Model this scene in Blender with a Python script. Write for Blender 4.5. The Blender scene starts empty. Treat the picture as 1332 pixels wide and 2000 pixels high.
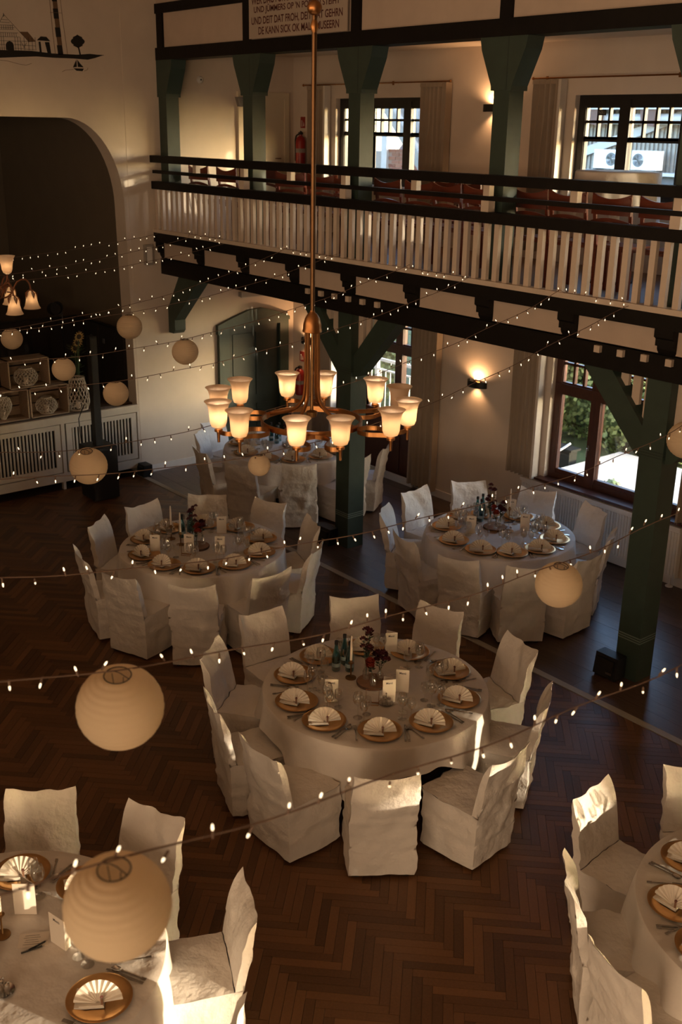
import bpy, bmesh, math, random
from mathutils import Vector, Matrix, noise
from math import sin, cos, pi, radians as rad, sqrt, atan2, hypot

S = bpy.context.scene
COL = S.collection

# ------------------------------------------------------------------ camera
YAW, PITCH, ROLL, FPX = -0.879, -0.3455, -0.01725, 2083.0
fw = Vector((cos(PITCH)*sin(YAW), cos(PITCH)*cos(YAW), sin(PITCH)))
rt0 = Vector((cos(YAW), -sin(YAW), 0)); dn0 = fw.cross(rt0)
rt = cos(ROLL)*rt0 + sin(ROLL)*dn0; dn = -sin(ROLL)*rt0 + cos(ROLL)*dn0
cd = bpy.data.cameras.new('camera'); cam = bpy.data.objects.new('camera', cd); COL.objects.link(cam)
cam.matrix_world = Matrix(((rt.x, -dn.x, -fw.x, 0), (rt.y, -dn.y, -fw.y, 0), (rt.z, -dn.z, -fw.z, 5.0), (0, 0, 0, 1)))
cd.sensor_fit = 'VERTICAL'; cd.sensor_height = 36; cd.lens = FPX/2000*36
cd.clip_start = 0.05; cd.clip_end = 300
cd.dof.use_dof = True; cd.dof.focus_distance = 8.5; cd.dof.aperture_fstop = 3.2
S.camera = cam

# ------------------------------------------------------------------ world, sun, exposure
W = bpy.data.worlds.new('sky'); S.world = W; W.use_nodes = True
bg = W.node_tree.nodes['Background']
sky = W.node_tree.nodes.new('ShaderNodeTexSky'); sky.sky_type = 'NISHITA'; sky.sun_disc = False
sky.sun_elevation = rad(9); sky.sun_rotation = rad(65); sky.air_density = 0.7; sky.dust_density = 1.6; sky.ozone_density = 1.0
W.node_tree.links.new(sky.outputs[0], bg.inputs[0]); bg.inputs[1].default_value = 5.2
sd = bpy.data.lights.new('sun', 'SUN'); sun = bpy.data.objects.new('sun', sd); COL.objects.link(sun)
sd.energy = 10.0; sd.color = (1.0, 0.80, 0.56); sd.angle = rad(0.6)
SUN_AZ, SUN_EL = rad(25), rad(4.6)
sun.rotation_euler = Vector((cos(SUN_EL)*cos(SUN_AZ), cos(SUN_EL)*sin(SUN_AZ), sin(SUN_EL))).to_track_quat('Z', 'Y').to_euler()
vs = S.view_settings
vs.view_transform = 'Standard'; vs.look = 'None'; vs.gamma = 1; vs.use_curve_mapping = False; vs.exposure = -0.42
S.display_settings.display_device = 'sRGB'
cy = S.cycles
cy.use_denoising = True; cy.max_bounces = 7; cy.diffuse_bounces = 4; cy.glossy_bounces = 3
cy.transmission_bounces = 5; cy.transparent_max_bounces = 10
cy.caustics_reflective = False; cy.caustics_refractive = False; cy.sample_clamp_indirect = 4

def lamp(name, kind, loc, energy, color, size=0.1, rot=None, size_y=None, spot=None, parent=None):
    d = bpy.data.lights.new(name, kind); o = bpy.data.objects.new(name, d); COL.objects.link(o)
    d.energy = energy; d.color = color; o.location = loc
    if kind == 'AREA':
        d.size = size
        if size_y: d.shape = 'RECTANGLE'; d.size_y = size_y
    else: d.shadow_soft_size = size
    if spot: d.spot_size = spot; d.spot_blend = 0.6
    if rot: o.rotation_euler = rot
    if parent: o.parent = parent
    return o
# added warm fill lamps before the windowless wall behind the viewer, low and high
lamp('rear_fill_low', 'AREA', (1.6, -2.75, 1.75), 430, (1.0, 0.70, 0.44), 7.0, (rad(90), 0, 0), 1.7)
lamp('rear_fill_high', 'AREA', (-3.5, -2.75, 5.0), 420, (1.0, 0.66, 0.40), 12.0, (rad(90), 0, 0), 1.1)

# ------------------------------------------------------------------ materials
MATS = {}
def mat(name, col, rough=0.6, metal=0.0, var=0.0, scale=6.0, bump=0.0, bscale=40.0, spec=0.5, obj_var=0.0, stretch=None):
    if name in MATS: return MATS[name]
    m = bpy.data.materials.new(name); m.use_nodes = True; nt = m.node_tree
    b = nt.nodes['Principled BSDF']
    b.inputs['Base Color'].default_value = (*col, 1); b.inputs['Roughness'].default_value = rough
    b.inputs['Metallic'].default_value = metal; b.inputs['Specular IOR Level'].default_value = spec
    tc = nt.nodes.new('ShaderNodeTexCoord'); src = tc.outputs['Object']
    if stretch:
        mp = nt.nodes.new('ShaderNodeMapping'); mp.inputs['Scale'].default_value = stretch
        nt.links.new(src, mp.inputs[0]); src = mp.outputs[0]
    if var or obj_var:
        n = nt.nodes.new('ShaderNodeTexNoise'); n.inputs['Scale'].default_value = scale; n.inputs['Detail'].default_value = 6
        nt.links.new(src, n.inputs['Vector'])
        mr = nt.nodes.new('ShaderNodeMapRange'); mr.inputs[1].default_value = 0.25; mr.inputs[2].default_value = 0.75
        mr.inputs[3].default_value = 1-var; mr.inputs[4].default_value = 1+var
        nt.links.new(n.outputs['Fac'], mr.inputs[0]); val = mr.outputs[0]
        if obj_var:
            oi = nt.nodes.new('ShaderNodeObjectInfo'); m2 = nt.nodes.new('ShaderNodeMapRange')
            m2.inputs[3].default_value = 1-obj_var; m2.inputs[4].default_value = 1+obj_var
            nt.links.new(oi.outputs['Random'], m2.inputs[0])
            mm = nt.nodes.new('ShaderNodeMath'); mm.operation = 'MULTIPLY'
            nt.links.new(val, mm.inputs[0]); nt.links.new(m2.outputs[0], mm.inputs[1]); val = mm.outputs[0]
        vm = nt.nodes.new('ShaderNodeVectorMath'); vm.operation = 'SCALE'; vm.inputs[0].default_value = col
        nt.links.new(val, vm.inputs['Scale']); nt.links.new(vm.outputs[0], b.inputs['Base Color'])
    if bump:
        n2 = nt.nodes.new('ShaderNodeTexNoise'); n2.inputs['Scale'].default_value = bscale; n2.inputs['Detail'].default_value = 4
        nt.links.new(src, n2.inputs['Vector'])
        bp = nt.nodes.new('ShaderNodeBump'); bp.inputs['Strength'].default_value = bump; bp.inputs['Distance'].default_value = 0.4/bscale if bscale < 20 else 0.01
        nt.links.new(n2.outputs['Fac'], bp.inputs['Height']); nt.links.new(bp.outputs[0], b.inputs['Normal'])
    MATS[name] = m
    return m
def emit(name, col, strength, base=None):
    if name in MATS: return MATS[name]
    m = mat(name, base or col, 0.4); b = m.node_tree.nodes['Principled BSDF']
    b.inputs['Emission Color'].default_value = (*col, 1); b.inputs['Emission Strength'].default_value = strength
    m.cycles.emission_sampling = 'NONE'
    return m
def glassy(name, col, gloss=0.06, rough=0.02):
    if name in MATS: return MATS[name]
    m = bpy.data.materials.new(name); m.use_nodes = True; nt = m.node_tree; nt.nodes.clear()
    o = nt.nodes.new('ShaderNodeOutputMaterial'); mx = nt.nodes.new('ShaderNodeMixShader')
    t = nt.nodes.new('ShaderNodeBsdfTransparent'); g = nt.nodes.new('ShaderNodeBsdfGlossy')
    t.inputs[0].default_value = (*col, 1); g.inputs[0].default_value = (1, 1, 1, 1); g.inputs['Roughness'].default_value = rough
    lw = nt.nodes.new('ShaderNodeLayerWeight'); lw.inputs[0].default_value = 0.35
    mr = nt.nodes.new('ShaderNodeMapRange'); mr.inputs[3].default_value = gloss; mr.inputs[4].default_value = 0.75
    nt.links.new(lw.outputs['Facing'], mr.inputs[0]); nt.links.new(mr.outputs[0], mx.inputs[0])
    nt.links.new(t.outputs[0], mx.inputs[1]); nt.links.new(g.outputs[0], mx.inputs[2]); nt.links.new(mx.outputs[0], o.inputs[0])
    MATS[name] = m
    return m
def paper(name, col, trans=0.5):
    if name in MATS: return MATS[name]
    m = bpy.data.materials.new(name); m.use_nodes = True; nt = m.node_tree; nt.nodes.clear()
    o = nt.nodes.new('ShaderNodeOutputMaterial'); mx = nt.nodes.new('ShaderNodeMixShader'); mx.inputs[0].default_value = trans
    d = nt.nodes.new('ShaderNodeBsdfDiffuse'); t = nt.nodes.new('ShaderNodeBsdfTranslucent')
    d.inputs[0].default_value = (*col, 1); t.inputs[0].default_value = (*col, 1)
    tc = nt.nodes.new('ShaderNodeTexCoord'); n = nt.nodes.new('ShaderNodeTexNoise'); n.inputs['Scale'].default_value = 60
    bp = nt.nodes.new('ShaderNodeBump'); bp.inputs['Strength'].default_value = 0.2; bp.inputs['Distance'].default_value = 0.004
    nt.links.new(tc.outputs['Object'], n.inputs['Vector']); nt.links.new(n.outputs['Fac'], bp.inputs['Height'])
    nt.links.new(bp.outputs[0], d.inputs['Normal'])
    nt.links.new(d.outputs[0], mx.inputs[1]); nt.links.new(t.outputs[0], mx.inputs[2]); nt.links.new(mx.outputs[0], o.inputs[0])
    MATS[name] = m
    return m

PLASTER = mat('plaster', (0.66, 0.57, 0.475), 0.9, var=0.05, scale=3, bump=0.15, bscale=120)
PANELP = mat('plaster_panel', (0.52, 0.42, 0.34), 0.9, var=0.06, scale=5, bump=0.1, bscale=90)
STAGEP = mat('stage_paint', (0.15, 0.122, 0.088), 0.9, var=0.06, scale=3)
BLACK = mat('black_beam', (0.007, 0.0055, 0.0045), 0.6, spec=0.2, var=0.25, scale=9, bump=0.2, bscale=30)
GREEN = mat('green_paint', (0.032, 0.053, 0.041), 0.5, var=0.12, scale=8, bump=0.1, bscale=50)
GREEND = mat('green_dark', (0.02, 0.032, 0.027), 0.5, var=0.15, scale=8)
CREAM = mat('cream_paint', (0.60, 0.50, 0.405), 0.55, var=0.05, scale=10)
WHITE = mat('white_paint', (0.74, 0.71, 0.67), 0.5, var=0.04, scale=6)
STAGEW = mat('stage_white', (0.52, 0.46, 0.38), 0.55, var=0.06, scale=6)
FABRIC = mat('white_cover', (0.74, 0.69, 0.63), 0.85, var=0.03, scale=14, bump=0.55, bscale=7, spec=0.3)
CLOTH = mat('table_linen', (0.74, 0.685, 0.62), 0.8, var=0.03, scale=10, bump=0.25, bscale=5, spec=0.3)
NAPKIN = mat('napkin', (0.76, 0.68, 0.57), 0.85, var=0.04, scale=30)
GOLD = mat('gold_plate', (0.74, 0.43, 0.18), 0.28, 1.0, var=0.12, scale=14)
BRASS = mat('brass', (0.36, 0.165, 0.06), 0.36, 1.0, var=0.15, scale=20)
BRASSD = mat('brass_dark', (0.30, 0.17, 0.07), 0.4, 1.0, var=0.2, scale=20)
STEEL = mat('cutlery_steel', (0.55, 0.52, 0.48), 0.22, 1.0)
DARKM = mat('dark_metal', (0.02, 0.019, 0.018), 0.45, 0.3)
BLACKP = mat('black_plastic', (0.008, 0.008, 0.008), 0.55, var=0.2, scale=30)
GLASS = glassy('clear_glass', (0.95, 0.95, 0.94), 0.04)
PANE = glassy('window_glass', (0.92, 0.94, 0.94), 0.03)
BOTTLE = glassy('teal_glass', (0.34, 0.72, 0.74), 0.06)
WATERG = glassy('water_teal', (0.12, 0.44, 0.48), 0.04)
PAPERL = paper('lantern_paper', (0.80, 0.66, 0.47), 0.45)
CARD = mat('card_stock', (0.80, 0.72, 0.62), 0.9)
INK = mat('ink', (0.02, 0.015, 0.015), 0.8)
WOODF = mat('frame_wood', (0.065, 0.022, 0.013), 0.4, var=0.25, scale=8, stretch=(6, 6, 1))
BLACKW = mat('black_window', (0.012, 0.010, 0.009), 0.45, var=0.2, scale=9)
CHAIRW = mat('cherry_wood', (0.135, 0.028, 0.012), 0.35, var=0.25, scale=9, stretch=(1, 4, 9), obj_var=0.15)
CURT = mat('curtain', (0.36, 0.285, 0.21), 0.9, var=0.05, scale=10, bump=0.2, bscale=300)
CURTW = mat('curtain_lining', (0.66, 0.60, 0.52), 0.9, var=0.03, scale=10)
CRATE = mat('crate_wood', (0.34, 0.245, 0.165), 0.8, var=0.25, scale=9, stretch=(4, 1, 8), obj_var=0.15)
WICKER = mat('wicker', (0.50, 0.43, 0.35), 0.8, var=0.15, scale=30)
WAX = mat('candle_wax', (0.80, 0.68, 0.56), 0.6)
WOODSL = mat('wood_slice', (0.30, 0.16, 0.085), 0.6, var=0.2, scale=14)
BARK = mat('bark', (0.09, 0.05, 0.03), 0.9, var=0.3, scale=30, bump=0.5)
REDP = mat('red_paint', (0.30, 0.015, 0.012), 0.35)
REDS = mat('red_sign', (0.30, 0.03, 0.02), 0.6)
MAROON = mat('maroon_ink', (0.085, 0.018, 0.014), 0.8)
MURAL = mat('mural_black', (0.014, 0.012, 0.010), 0.9)
MURALB = mat('mural_brown', (0.16, 0.095, 0.05), 0.9)
WIRE = mat('cable', (0.16, 0.10, 0.07), 0.7)
BULB = emit('fairy_bulb', (1.0, 0.80, 0.52), 3.2)
FLAME = emit('flame', (1.0, 0.45, 0.12), 6.0)
STRIP = mat('floor_strip', (0.40, 0.37, 0.31), 0.5, var=0.1, scale=4)

def shade_glass(name, col, clear):
    m = paper(name, col, 0.6); nt = m.node_tree
    o = [n for n in nt.nodes if n.type == 'OUTPUT_MATERIAL'][0]; src = o.inputs[0].links[0].from_socket
    t = nt.nodes.new('ShaderNodeBsdfTransparent'); t.inputs[0].default_value = (1.0, 0.80, 0.58, 1)
    mx = nt.nodes.new('ShaderNodeMixShader'); mx.inputs[0].default_value = clear
    nt.links.new(src, mx.inputs[1]); nt.links.new(t.outputs[0], mx.inputs[2]); nt.links.new(mx.outputs[0], o.inputs[0])
    return m
SHADE = shade_glass('frosted_shade', (0.92, 0.80, 0.66), 0.14)
FILAMENT = emit('lamp_bulb', (1.0, 0.74, 0.45), 12.0)

# ------------------------------------------------------------------ mesh builder
class MB:
    def __init__(s): s.v = []; s.f = []
    def add(s, vs, fs):
        n = len(s.v); s.v += [tuple(v) for v in vs]; s.f += [tuple(i+n for i in f) for f in fs]; return s
    def box(s, c, d, rz=0, M=None):
        x, y, z = [k/2 for k in d]
        P = [Vector((a*x, b*y, e*z)) for e in (-1, 1) for b in (-1, 1) for a in (-1, 1)]
        if rz: R = Matrix.Rotation(rz, 3, 'Z'); P = [R @ p for p in P]
        if M: P = [M @ p for p in P]
        return s.add([p+Vector(c) for p in P], [(0, 2, 3, 1), (4, 5, 7, 6), (0, 1, 5, 4), (2, 6, 7, 3), (0, 4, 6, 2), (1, 3, 7, 5)])
    def bb(s, a, b):
        return s.box([(p+q)/2 for p, q in zip(a, b)], [abs(q-p) for p, q in zip(a, b)])
    def bar(s, p, q, w, h, up=(0, 0, 1)):
        p, q = Vector(p), Vector(q); d = (q-p).normalized(); u = Vector(up)
        if abs(d.dot(u)) > .99: u = Vector((1, 0, 0))
        a = d.cross(u).normalized()*w/2; b = a.cross(d).normalized()*h/2
        P = [c+i*a+j*b for c in (p, q) for j in (-1, 1) for i in (-1, 1)]
        return s.add(P, [(0, 1, 3, 2), (4, 6, 7, 5), (0, 4, 5, 1), (2, 3, 7, 6), (0, 2, 6, 4), (1, 5, 7, 3)])
    def tube(s, pts, r, n=8, closed=False, caps=True, flat=None):
        pts = [Vector(p) for p in pts]; m = len(pts); rings = []; prev = None
        for i, p in enumerate(pts):
            t = (pts[(i+1) % m]-pts[i-1]) if closed else (pts[min(i+1, m-1)]-pts[max(i-1, 0)])
            t.normalize()
            if flat: a = t.cross(Vector((0, 0, 1)))
            elif prev is None:
                a = t.cross(Vector((0, 0, 1)))
                if a.length < .05: a = t.cross(Vector((1, 0, 0)))
            else: a = prev - t*prev.dot(t)
            if a.length < 1e-6: a = Vector((1, 0, 0))
            a.normalize(); b = t.cross(a); prev = a
            rr = r[i] if isinstance(r, (list, tuple)) and not flat else r
            if flat: rings.append([p+a*flat[0]*x+Vector((0, 0, 1))*flat[1]*y for x, y in ((-1, -1), (1, -1), (1, 1), (-1, 1))])
            else: rings.append([p+a*rr*cos(2*pi*k/n)+b*rr*sin(2*pi*k/n) for k in range(n)])
        k = 4 if flat else n; V = [v for R in rings for v in R]; F = []
        for i in range(m if closed else m-1):
            j = (i+1) % m
            F += [(i*k+c, i*k+(c+1) % k, j*k+(c+1) % k, j*k+c) for c in range(k)]
        if caps and not closed: F += [tuple(range(k))[::-1], tuple((m-1)*k+c for c in range(k))]
        return s.add(V, F)
    def lathe(s, prof, n=24, c=(0, 0, 0), M=None):
        V = []; F = []; m = len(prof)
        for r, z in prof:
            for k in range(n):
                p = Vector((r*cos(2*pi*k/n), r*sin(2*pi*k/n), z))
                if M: p = M @ p
                V.append(p+Vector(c))
        for i in range(m-1):
            F += [(i*n+k, i*n+(k+1) % n, (i+1)*n+(k+1) % n, (i+1)*n+k) for k in range(n)]
        if prof[0][0] > 1e-4: F.append(tuple(range(n))[::-1])
        if prof[-1][0] > 1e-4: F.append(tuple((m-1)*n+k for k in range(n)))
        return s.add(V, F)
    def shell(s, prof, n=24, c=(0, 0, 0), M=None):   # open lathe (no caps)
        k = len(s.f); s.lathe(prof, n, c, M); s.f = [f for f in s.f[:k]]+[f for f in s.f[k:] if len(f) == 4]; return s
    def ball(s, c, r, n=12, m=8, sz=1.0):
        return s.lathe([(max(r*sin(pi*i/m), 1e-5), -r*sz*cos(pi*i/m)) for i in range(m+1)], n, c)
    def prism(s, poly, ax, a, b):
        def P(u, v, w): return {'x': (w, u, v), 'y': (u, w, v), 'z': (u, v, w)}[ax]
        n = len(poly)
        return s.add([P(u, v, a) for u, v in poly]+[P(u, v, b) for u, v in poly],
                     [tuple(range(n))[::-1], tuple(range(n, 2*n))]+[(i, (i+1) % n, n+(i+1) % n, n+i) for i in range(n)])
    def grid(s, fn, nu, nv):
        V = [fn(i/nu, j/nv) for j in range(nv+1) for i in range(nu+1)]
        return s.add(V, [(j*(nu+1)+i, j*(nu+1)+i+1, (j+1)*(nu+1)+i+1, (j+1)*(nu+1)+i) for j in range(nv) for i in range(nu)])
    def mesh(s, name, m, smooth=False, weld=False, sharp=40):
        me = bpy.data.meshes.new(name); me.from_pydata(s.v, [], s.f)
        bm = bmesh.new(); bm.from_mesh(me)
        if weld: bmesh.ops.remove_doubles(bm, verts=bm.verts, dist=0.0008)
        bmesh.ops.recalc_face_normals(bm, faces=bm.faces); bm.to_mesh(me); bm.free()
        if smooth:
            me.polygons.foreach_set('use_smooth', [True]*len(me.polygons)); me.set_sharp_from_angle(angle=rad(sharp))
        me.materials.append(m); me.update()
        return me
    def obj(s, name, m, parent=None, smooth=False, loc=(0, 0, 0), rz=0, weld=False, kind=None, label=None, sharp=40):
        return inst(name, s.mesh(name, m, smooth, weld, sharp), parent, loc, rz, kind, label)
def inst(name, me, parent=None, loc=(0, 0, 0), rz=0, kind=None, label=None):
    o = bpy.data.objects.new(name, me); COL.objects.link(o)
    o.location = loc; o.rotation_euler = (0, 0, rz)
    if parent: o.parent = parent
    if kind: o['kind'] = kind
    if label: o['label'] = label
    return o
def tag(o, label, cat, group=None):
    o['label'] = label; o['category'] = cat
    if group: o['group'] = group
    return o
def thing(name, label, cat, loc=(0, 0, 0), rz=0, group=None):
    return tag(inst(name, None, None, loc, rz), label, cat, group)
def st(mb, name, m, parent=None, **k):
    o = mb.obj(name, m, parent, **k)
    if not parent: o['kind'] = 'structure'
    return o
def copy_tree(o, parent=None):
    c = o.copy(); COL.objects.link(c)
    if parent: c.parent = parent
    for ch in list(o.children): copy_tree(ch, c)
    return c
def spline(P, n=8):
    P = [Vector(p) for p in P]; out = []
    for i in range(len(P)-1):
        a, b, c, d = P[max(i-1, 0)], P[i], P[i+1], P[min(i+2, len(P)-1)]
        for k in range(n):
            t = k/n
            out.append(.5*((2*b)+(c-a)*t+(2*a-5*b+4*c-d)*t*t+(3*b-a-3*c+d)*t**3))
    return out+[P[-1]]
def text_mesh(txt, m, name):
    cu = bpy.data.curves.new('txt', 'FONT'); cu.body = txt; cu.align_x = 'LEFT'; cu.offset = .02
    o = bpy.data.objects.new('txt', cu); COL.objects.link(o)
    me = bpy.data.meshes.new_from_object(o.evaluated_get(bpy.context.evaluated_depsgraph_get())); me.name = name
    bpy.data.objects.remove(o); bpy.data.curves.remove(cu)
    me.materials.clear(); me.materials.append(m)
    return me
def fit_text(me, O, U, V, w, h, thin=None):
    # place the flat letters: origin O, width along U, height along V
    xs = [v.co.x for v in me.vertices]; ys = [v.co.y for v in me.vertices]
    x0, x1, y0, y1 = min(xs), max(xs), min(ys), max(ys)
    O, U, V = Vector(O), Vector(U), Vector(V)
    for v in me.vertices: v.co = O+U*((v.co.x-x0)/(x1-x0)*w)+V*((v.co.y-y0)/(y1-y0)*h)
    me.update(); return me
rnd = random.Random(7)
# ================================================================== SETTING
XS, YB, YF, YOPP, XR = -13.85, 10.4, 8.05, -2.9, 17.0     # stage wall, window wall, gallery front, wall behind the viewer, far end
GF, CEIL = 3.52, 7.2
WX = [-12.83, -8.46, -4.09]; WW = 2.11                    # window bays in and next to the view
st(MB().bb((-19, YOPP-.3, -.12), (XR, YB+.35, -.012)), 'floor', mat('subfloor', (0.05, 0.028, 0.018), 0.6))
FLOOR = bpy.data.objects['floor']
# parquet: herringbone at 45 degrees to the walls
PL, PW = 0.45, 0.45/7
def wood(name, attr):
    m = bpy.data.materials.new(name); m.use_nodes = True; nt = m.node_tree; b = nt.nodes['Principled BSDF']
    if attr: a = nt.nodes.new('ShaderNodeAttribute'); a.attribute_name = 'tone'; t = a.outputs['Fac']
    else: a = nt.nodes.new('ShaderNodeObjectInfo'); t = a.outputs['Random']
    geo = nt.nodes.new('ShaderNodeNewGeometry'); mp = nt.nodes.new('ShaderNodeMapping')
    mp.inputs['Rotation'].default_value = (0, 0, rad(45)); mp.inputs['Scale'].default_value = (14, 14, 1)
    n = nt.nodes.new('ShaderNodeTexNoise'); n.inputs['Scale'].default_value = 4; n.inputs['Detail'].default_value = 8; n.inputs['Roughness'].default_value = .7
    nt.links.new(geo.outputs['Position'], mp.inputs[0]); nt.links.new(mp.outputs[0], n.inputs['Vector'])
    ma = nt.nodes.new('ShaderNodeMath'); ma.operation = 'MULTIPLY_ADD'; ma.inputs[1].default_value = 0.55
    nt.links.new(n.outputs['Fac'], ma.inputs[0]); m2 = nt.nodes.new('ShaderNodeMath'); m2.operation = 'MULTIPLY'; m2.inputs[1].default_value = .5
    nt.links.new(t, m2.inputs[0]); nt.links.new(m2.outputs[0], ma.inputs[2])
    cr = nt.nodes.new('ShaderNodeValToRGB'); e = cr.color_ramp.elements
    e[0].position = .12; e[0].color = (0.048, 0.023, 0.011, 1); e[1].position = .85; e[1].color = (0.205, 0.096, 0.040, 1)
    nt.links.new(ma.outputs[0], cr.inputs[0]); nt.links.new(cr.outputs[0], b.inputs['Base Color'])
    b.inputs['Roughness'].default_value = 0.42; b.inputs['Specular IOR Level'].default_value = 0.35
    bp = nt.nodes.new('ShaderNodeBump'); bp.inputs['Strength'].default_value = .12; bp.inputs['Distance'].default_value = .003
    nt.links.new(n.outputs['Fac'], bp.inputs['Height']); nt.links.new(bp.outputs[0], b.inputs['Normal'])
    return m
WOOD_O, WOOD_A = wood('parquet_block', False), wood('parquet_field', True)
def clip(poly, keep):                              # half-planes (a, b, c): a*x + b*y <= c
    for a, b, c in keep:
        out = []
        for i, p in enumerate(poly):
            q = poly[(i+1) % len(poly)]; dp, dq = a*p[0]+b*p[1]-c, a*q[0]+b*q[1]-c
            if dp <= 0: out.append(p)
            if (dp < 0) != (dq < 0) and dp != dq:
                t = dp/(dp-dq); out.append((p[0]+t*(q[0]-p[0]), p[1]+t*(q[1]-p[1])))
        poly = out
        if len(poly) < 3: return None
    return poly
r2 = sqrt(.5); g = .0011
keep = [(0, 1, 7.43), (-1, 0, 13.84), (1, 0, 1.5), (0, -1, .4)]
planks = []
for j in range(-330, 330):
    for m in range(-40, 40):
        for k in (0, 1):
            u, v = j*PW+2*PL*m, -j*PW
            a, b, c, d = (u, v-PW, u+PL, v) if k == 0 else (u, v-PW-PL, u+PW, v-PW)
            cu, cv = (a+c)/2, (b+d)/2; x, y = (cu-cv)*r2, (cu+cv)*r2
            if not (-14.2 < x < 1.9 and -.8 < y < 7.8): continue
            pl = clip([((p-q)*r2, (p+q)*r2) for p, q in ((a+g, b+g), (c-g, b+g), (c-g, d-g), (a+g, d-g))], keep)
            if pl: planks.append((hypot(hypot(x, y), 5), x, y, pl))
planks.sort(key=lambda p: p[0])
def seen(x, y):
    v = Vector((x, y, -5)); z = v.dot(fw); return z > 0 and abs(v.dot(rt)/z*FPX) < 700 and -1000 < v.dot(dn)/z*FPX < 1010
near = [p for p in planks if seen(p[1], p[2])][:300]; nid = set(id(p) for p in near)
for p in near:
    MB().prism(p[3], 'z', -.012, rnd.uniform(-.0006, .0006)).obj('floor_plank', WOOD_O, FLOOR)
far = [p for p in planks if id(p) not in nid]
mb = MB(); tone = []
for p in far:
    n0 = len(mb.f); mb.prism(p[3], 'z', -.012, rnd.uniform(-.0006, .0006)); tone += [rnd.random()]*(len(mb.f)-n0)
o = mb.obj('parquet_field', WOOD_A, FLOOR, kind='stuff')
at = o.data.attributes.new('tone', 'FLOAT', 'FACE'); at.data.foreach_set('value', tone)
# boards under the gallery, along the wall
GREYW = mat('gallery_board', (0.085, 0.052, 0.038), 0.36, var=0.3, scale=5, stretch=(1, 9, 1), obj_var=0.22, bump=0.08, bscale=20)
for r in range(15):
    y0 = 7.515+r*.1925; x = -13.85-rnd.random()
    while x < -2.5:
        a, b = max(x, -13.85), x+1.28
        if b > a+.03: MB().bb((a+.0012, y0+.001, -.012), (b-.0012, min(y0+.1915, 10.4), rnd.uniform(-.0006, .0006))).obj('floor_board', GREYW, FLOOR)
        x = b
st(MB().bb((XS, 7.435, -.012), (-1, 7.513, .006)), 'floor_strip', STRIP, FLOOR)

# ---- walls
def bands(mb, y0, y1, zlo, zhi, x0, x1, holes):      # wall along x with openings (xa, xb, za, zb), sorted
    x = x0
    for xa, xb, L in holes:
        mb.bb((x, y0, zlo), (xa, y1, zhi)); z = zlo
        for za, zb in L:
            if za > z: mb.bb((xa, y0, z), (xb, y1, za))
            z = zb
        mb.bb((xa, y0, z), (xb, y1, zhi)); x = xb
    mb.bb((x, y0, zlo), (x1, y1, zhi)); return mb
holes = [(x, x+WW, ([(0.0 if i == 0 else .80, 2.66)] if i < 2 else [])+[(4.24, 5.40)]) for i, x in enumerate(WX)]
# further along the hall: unseen plain openings added to let sun onto near tables
holes += [(a, b, [(1.05, z)]) for a, b, z in ((5.7, 6.7, 1.78), (7.5, 9.2, 2.0), (9.85, 11.2, 2.1))]+[(12.9, 16.2, [(1.2, 2.66)])]
st(bands(MB(), YB, YB+.22, 0, CEIL, -14.2, XR, holes), 'wall_back', PLASTER)
st(MB().bb((-14.2, YOPP-.2, 0), (XR, YOPP, CEIL)), 'wall_front', PLASTER)
st(MB().bb((XR, YOPP-.2, 0), (XR+.2, YB+.2, CEIL)), 'wall_right', PLASTER)
# stage wall: a slab with the arched opening, a shallow pilaster next to the gallery
arc = [(7.5, 1.09)]+[(7.46-.80+.80*cos(t), 3.90+1.17*sin(t)) for t in [pi/2*k/14 for k in range(15)]]
arcL = [(7.5-p[0]+.02, p[1]) for p in arc]            # mirrored left side
poly = [(7.53, 0), (7.53, CEIL), (YOPP, CEIL), (YOPP, 0), (arcL[0][0], 0)]+arcL+arc[::-1]+[(7.5, 0)]
st(MB().prism(poly, 'x', XS-.29, XS-.004), 'wall_stage', PLASTER)
st(MB().bb((XS-.29, 7.53, 0), (XS, YB+.22, CEIL)), 'wall_left', PLASTER)
st(MB().bb((-19.2, YOPP, CEIL), (XR, YB+.22, CEIL+.2)), 'ceiling', PLASTER)
st(MB().bb((XS, YB-.022, 0), (-10.9, YB, .11)).bb((-10.72, YB-.022, 0), (-2.5, YB, .11)), 'baseboard_back', WHITE)
st(MB().bb((XS, 7.62, 0), (XS+.02, 8.93, .11)).bb((XS, 10.28, 0), (XS+.02, YB, .11)), 'baseboard_left', WHITE)
# stage room: deck, side, back, ceiling, dark hangings
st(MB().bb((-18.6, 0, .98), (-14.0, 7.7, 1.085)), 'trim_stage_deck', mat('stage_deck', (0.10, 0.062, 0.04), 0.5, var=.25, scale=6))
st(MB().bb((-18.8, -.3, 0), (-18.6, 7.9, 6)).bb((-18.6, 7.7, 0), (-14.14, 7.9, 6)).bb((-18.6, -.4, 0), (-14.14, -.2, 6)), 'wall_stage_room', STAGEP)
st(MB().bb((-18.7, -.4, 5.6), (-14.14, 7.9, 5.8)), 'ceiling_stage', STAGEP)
dark = mat('stage_hanging', (0.012, 0.009, 0.008), 0.9)
t = thing('stage_backdrop', 'black hangings closing the lower half of the dark stage', 'backdrop', (-15.6, 7.3, 1.085))
mb = MB()
for x0 in [k*.25 for k in range(6)]: mb.bb((x0, .12+.02*(int(x0*4) % 2), 0), (x0+.27, .17+.02*(int(x0*4) % 2), 1.06))
mb.obj('side_hanging', dark, t)
mb = MB()
for k in range(24): mb.bb((-.06-.03*(k % 2), .2-.26*k-.27, 0), (-.02-.03*(k % 2), .2-.26*k, 1.06))
mb.obj('back_hanging', dark, t)
MB().tube([(1.42, .15, 1.07), (-.05, .17, 1.07), (-.05, -6, 1.07)], .018, 8).obj('hanging_rail', DARKM, t)
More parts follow.
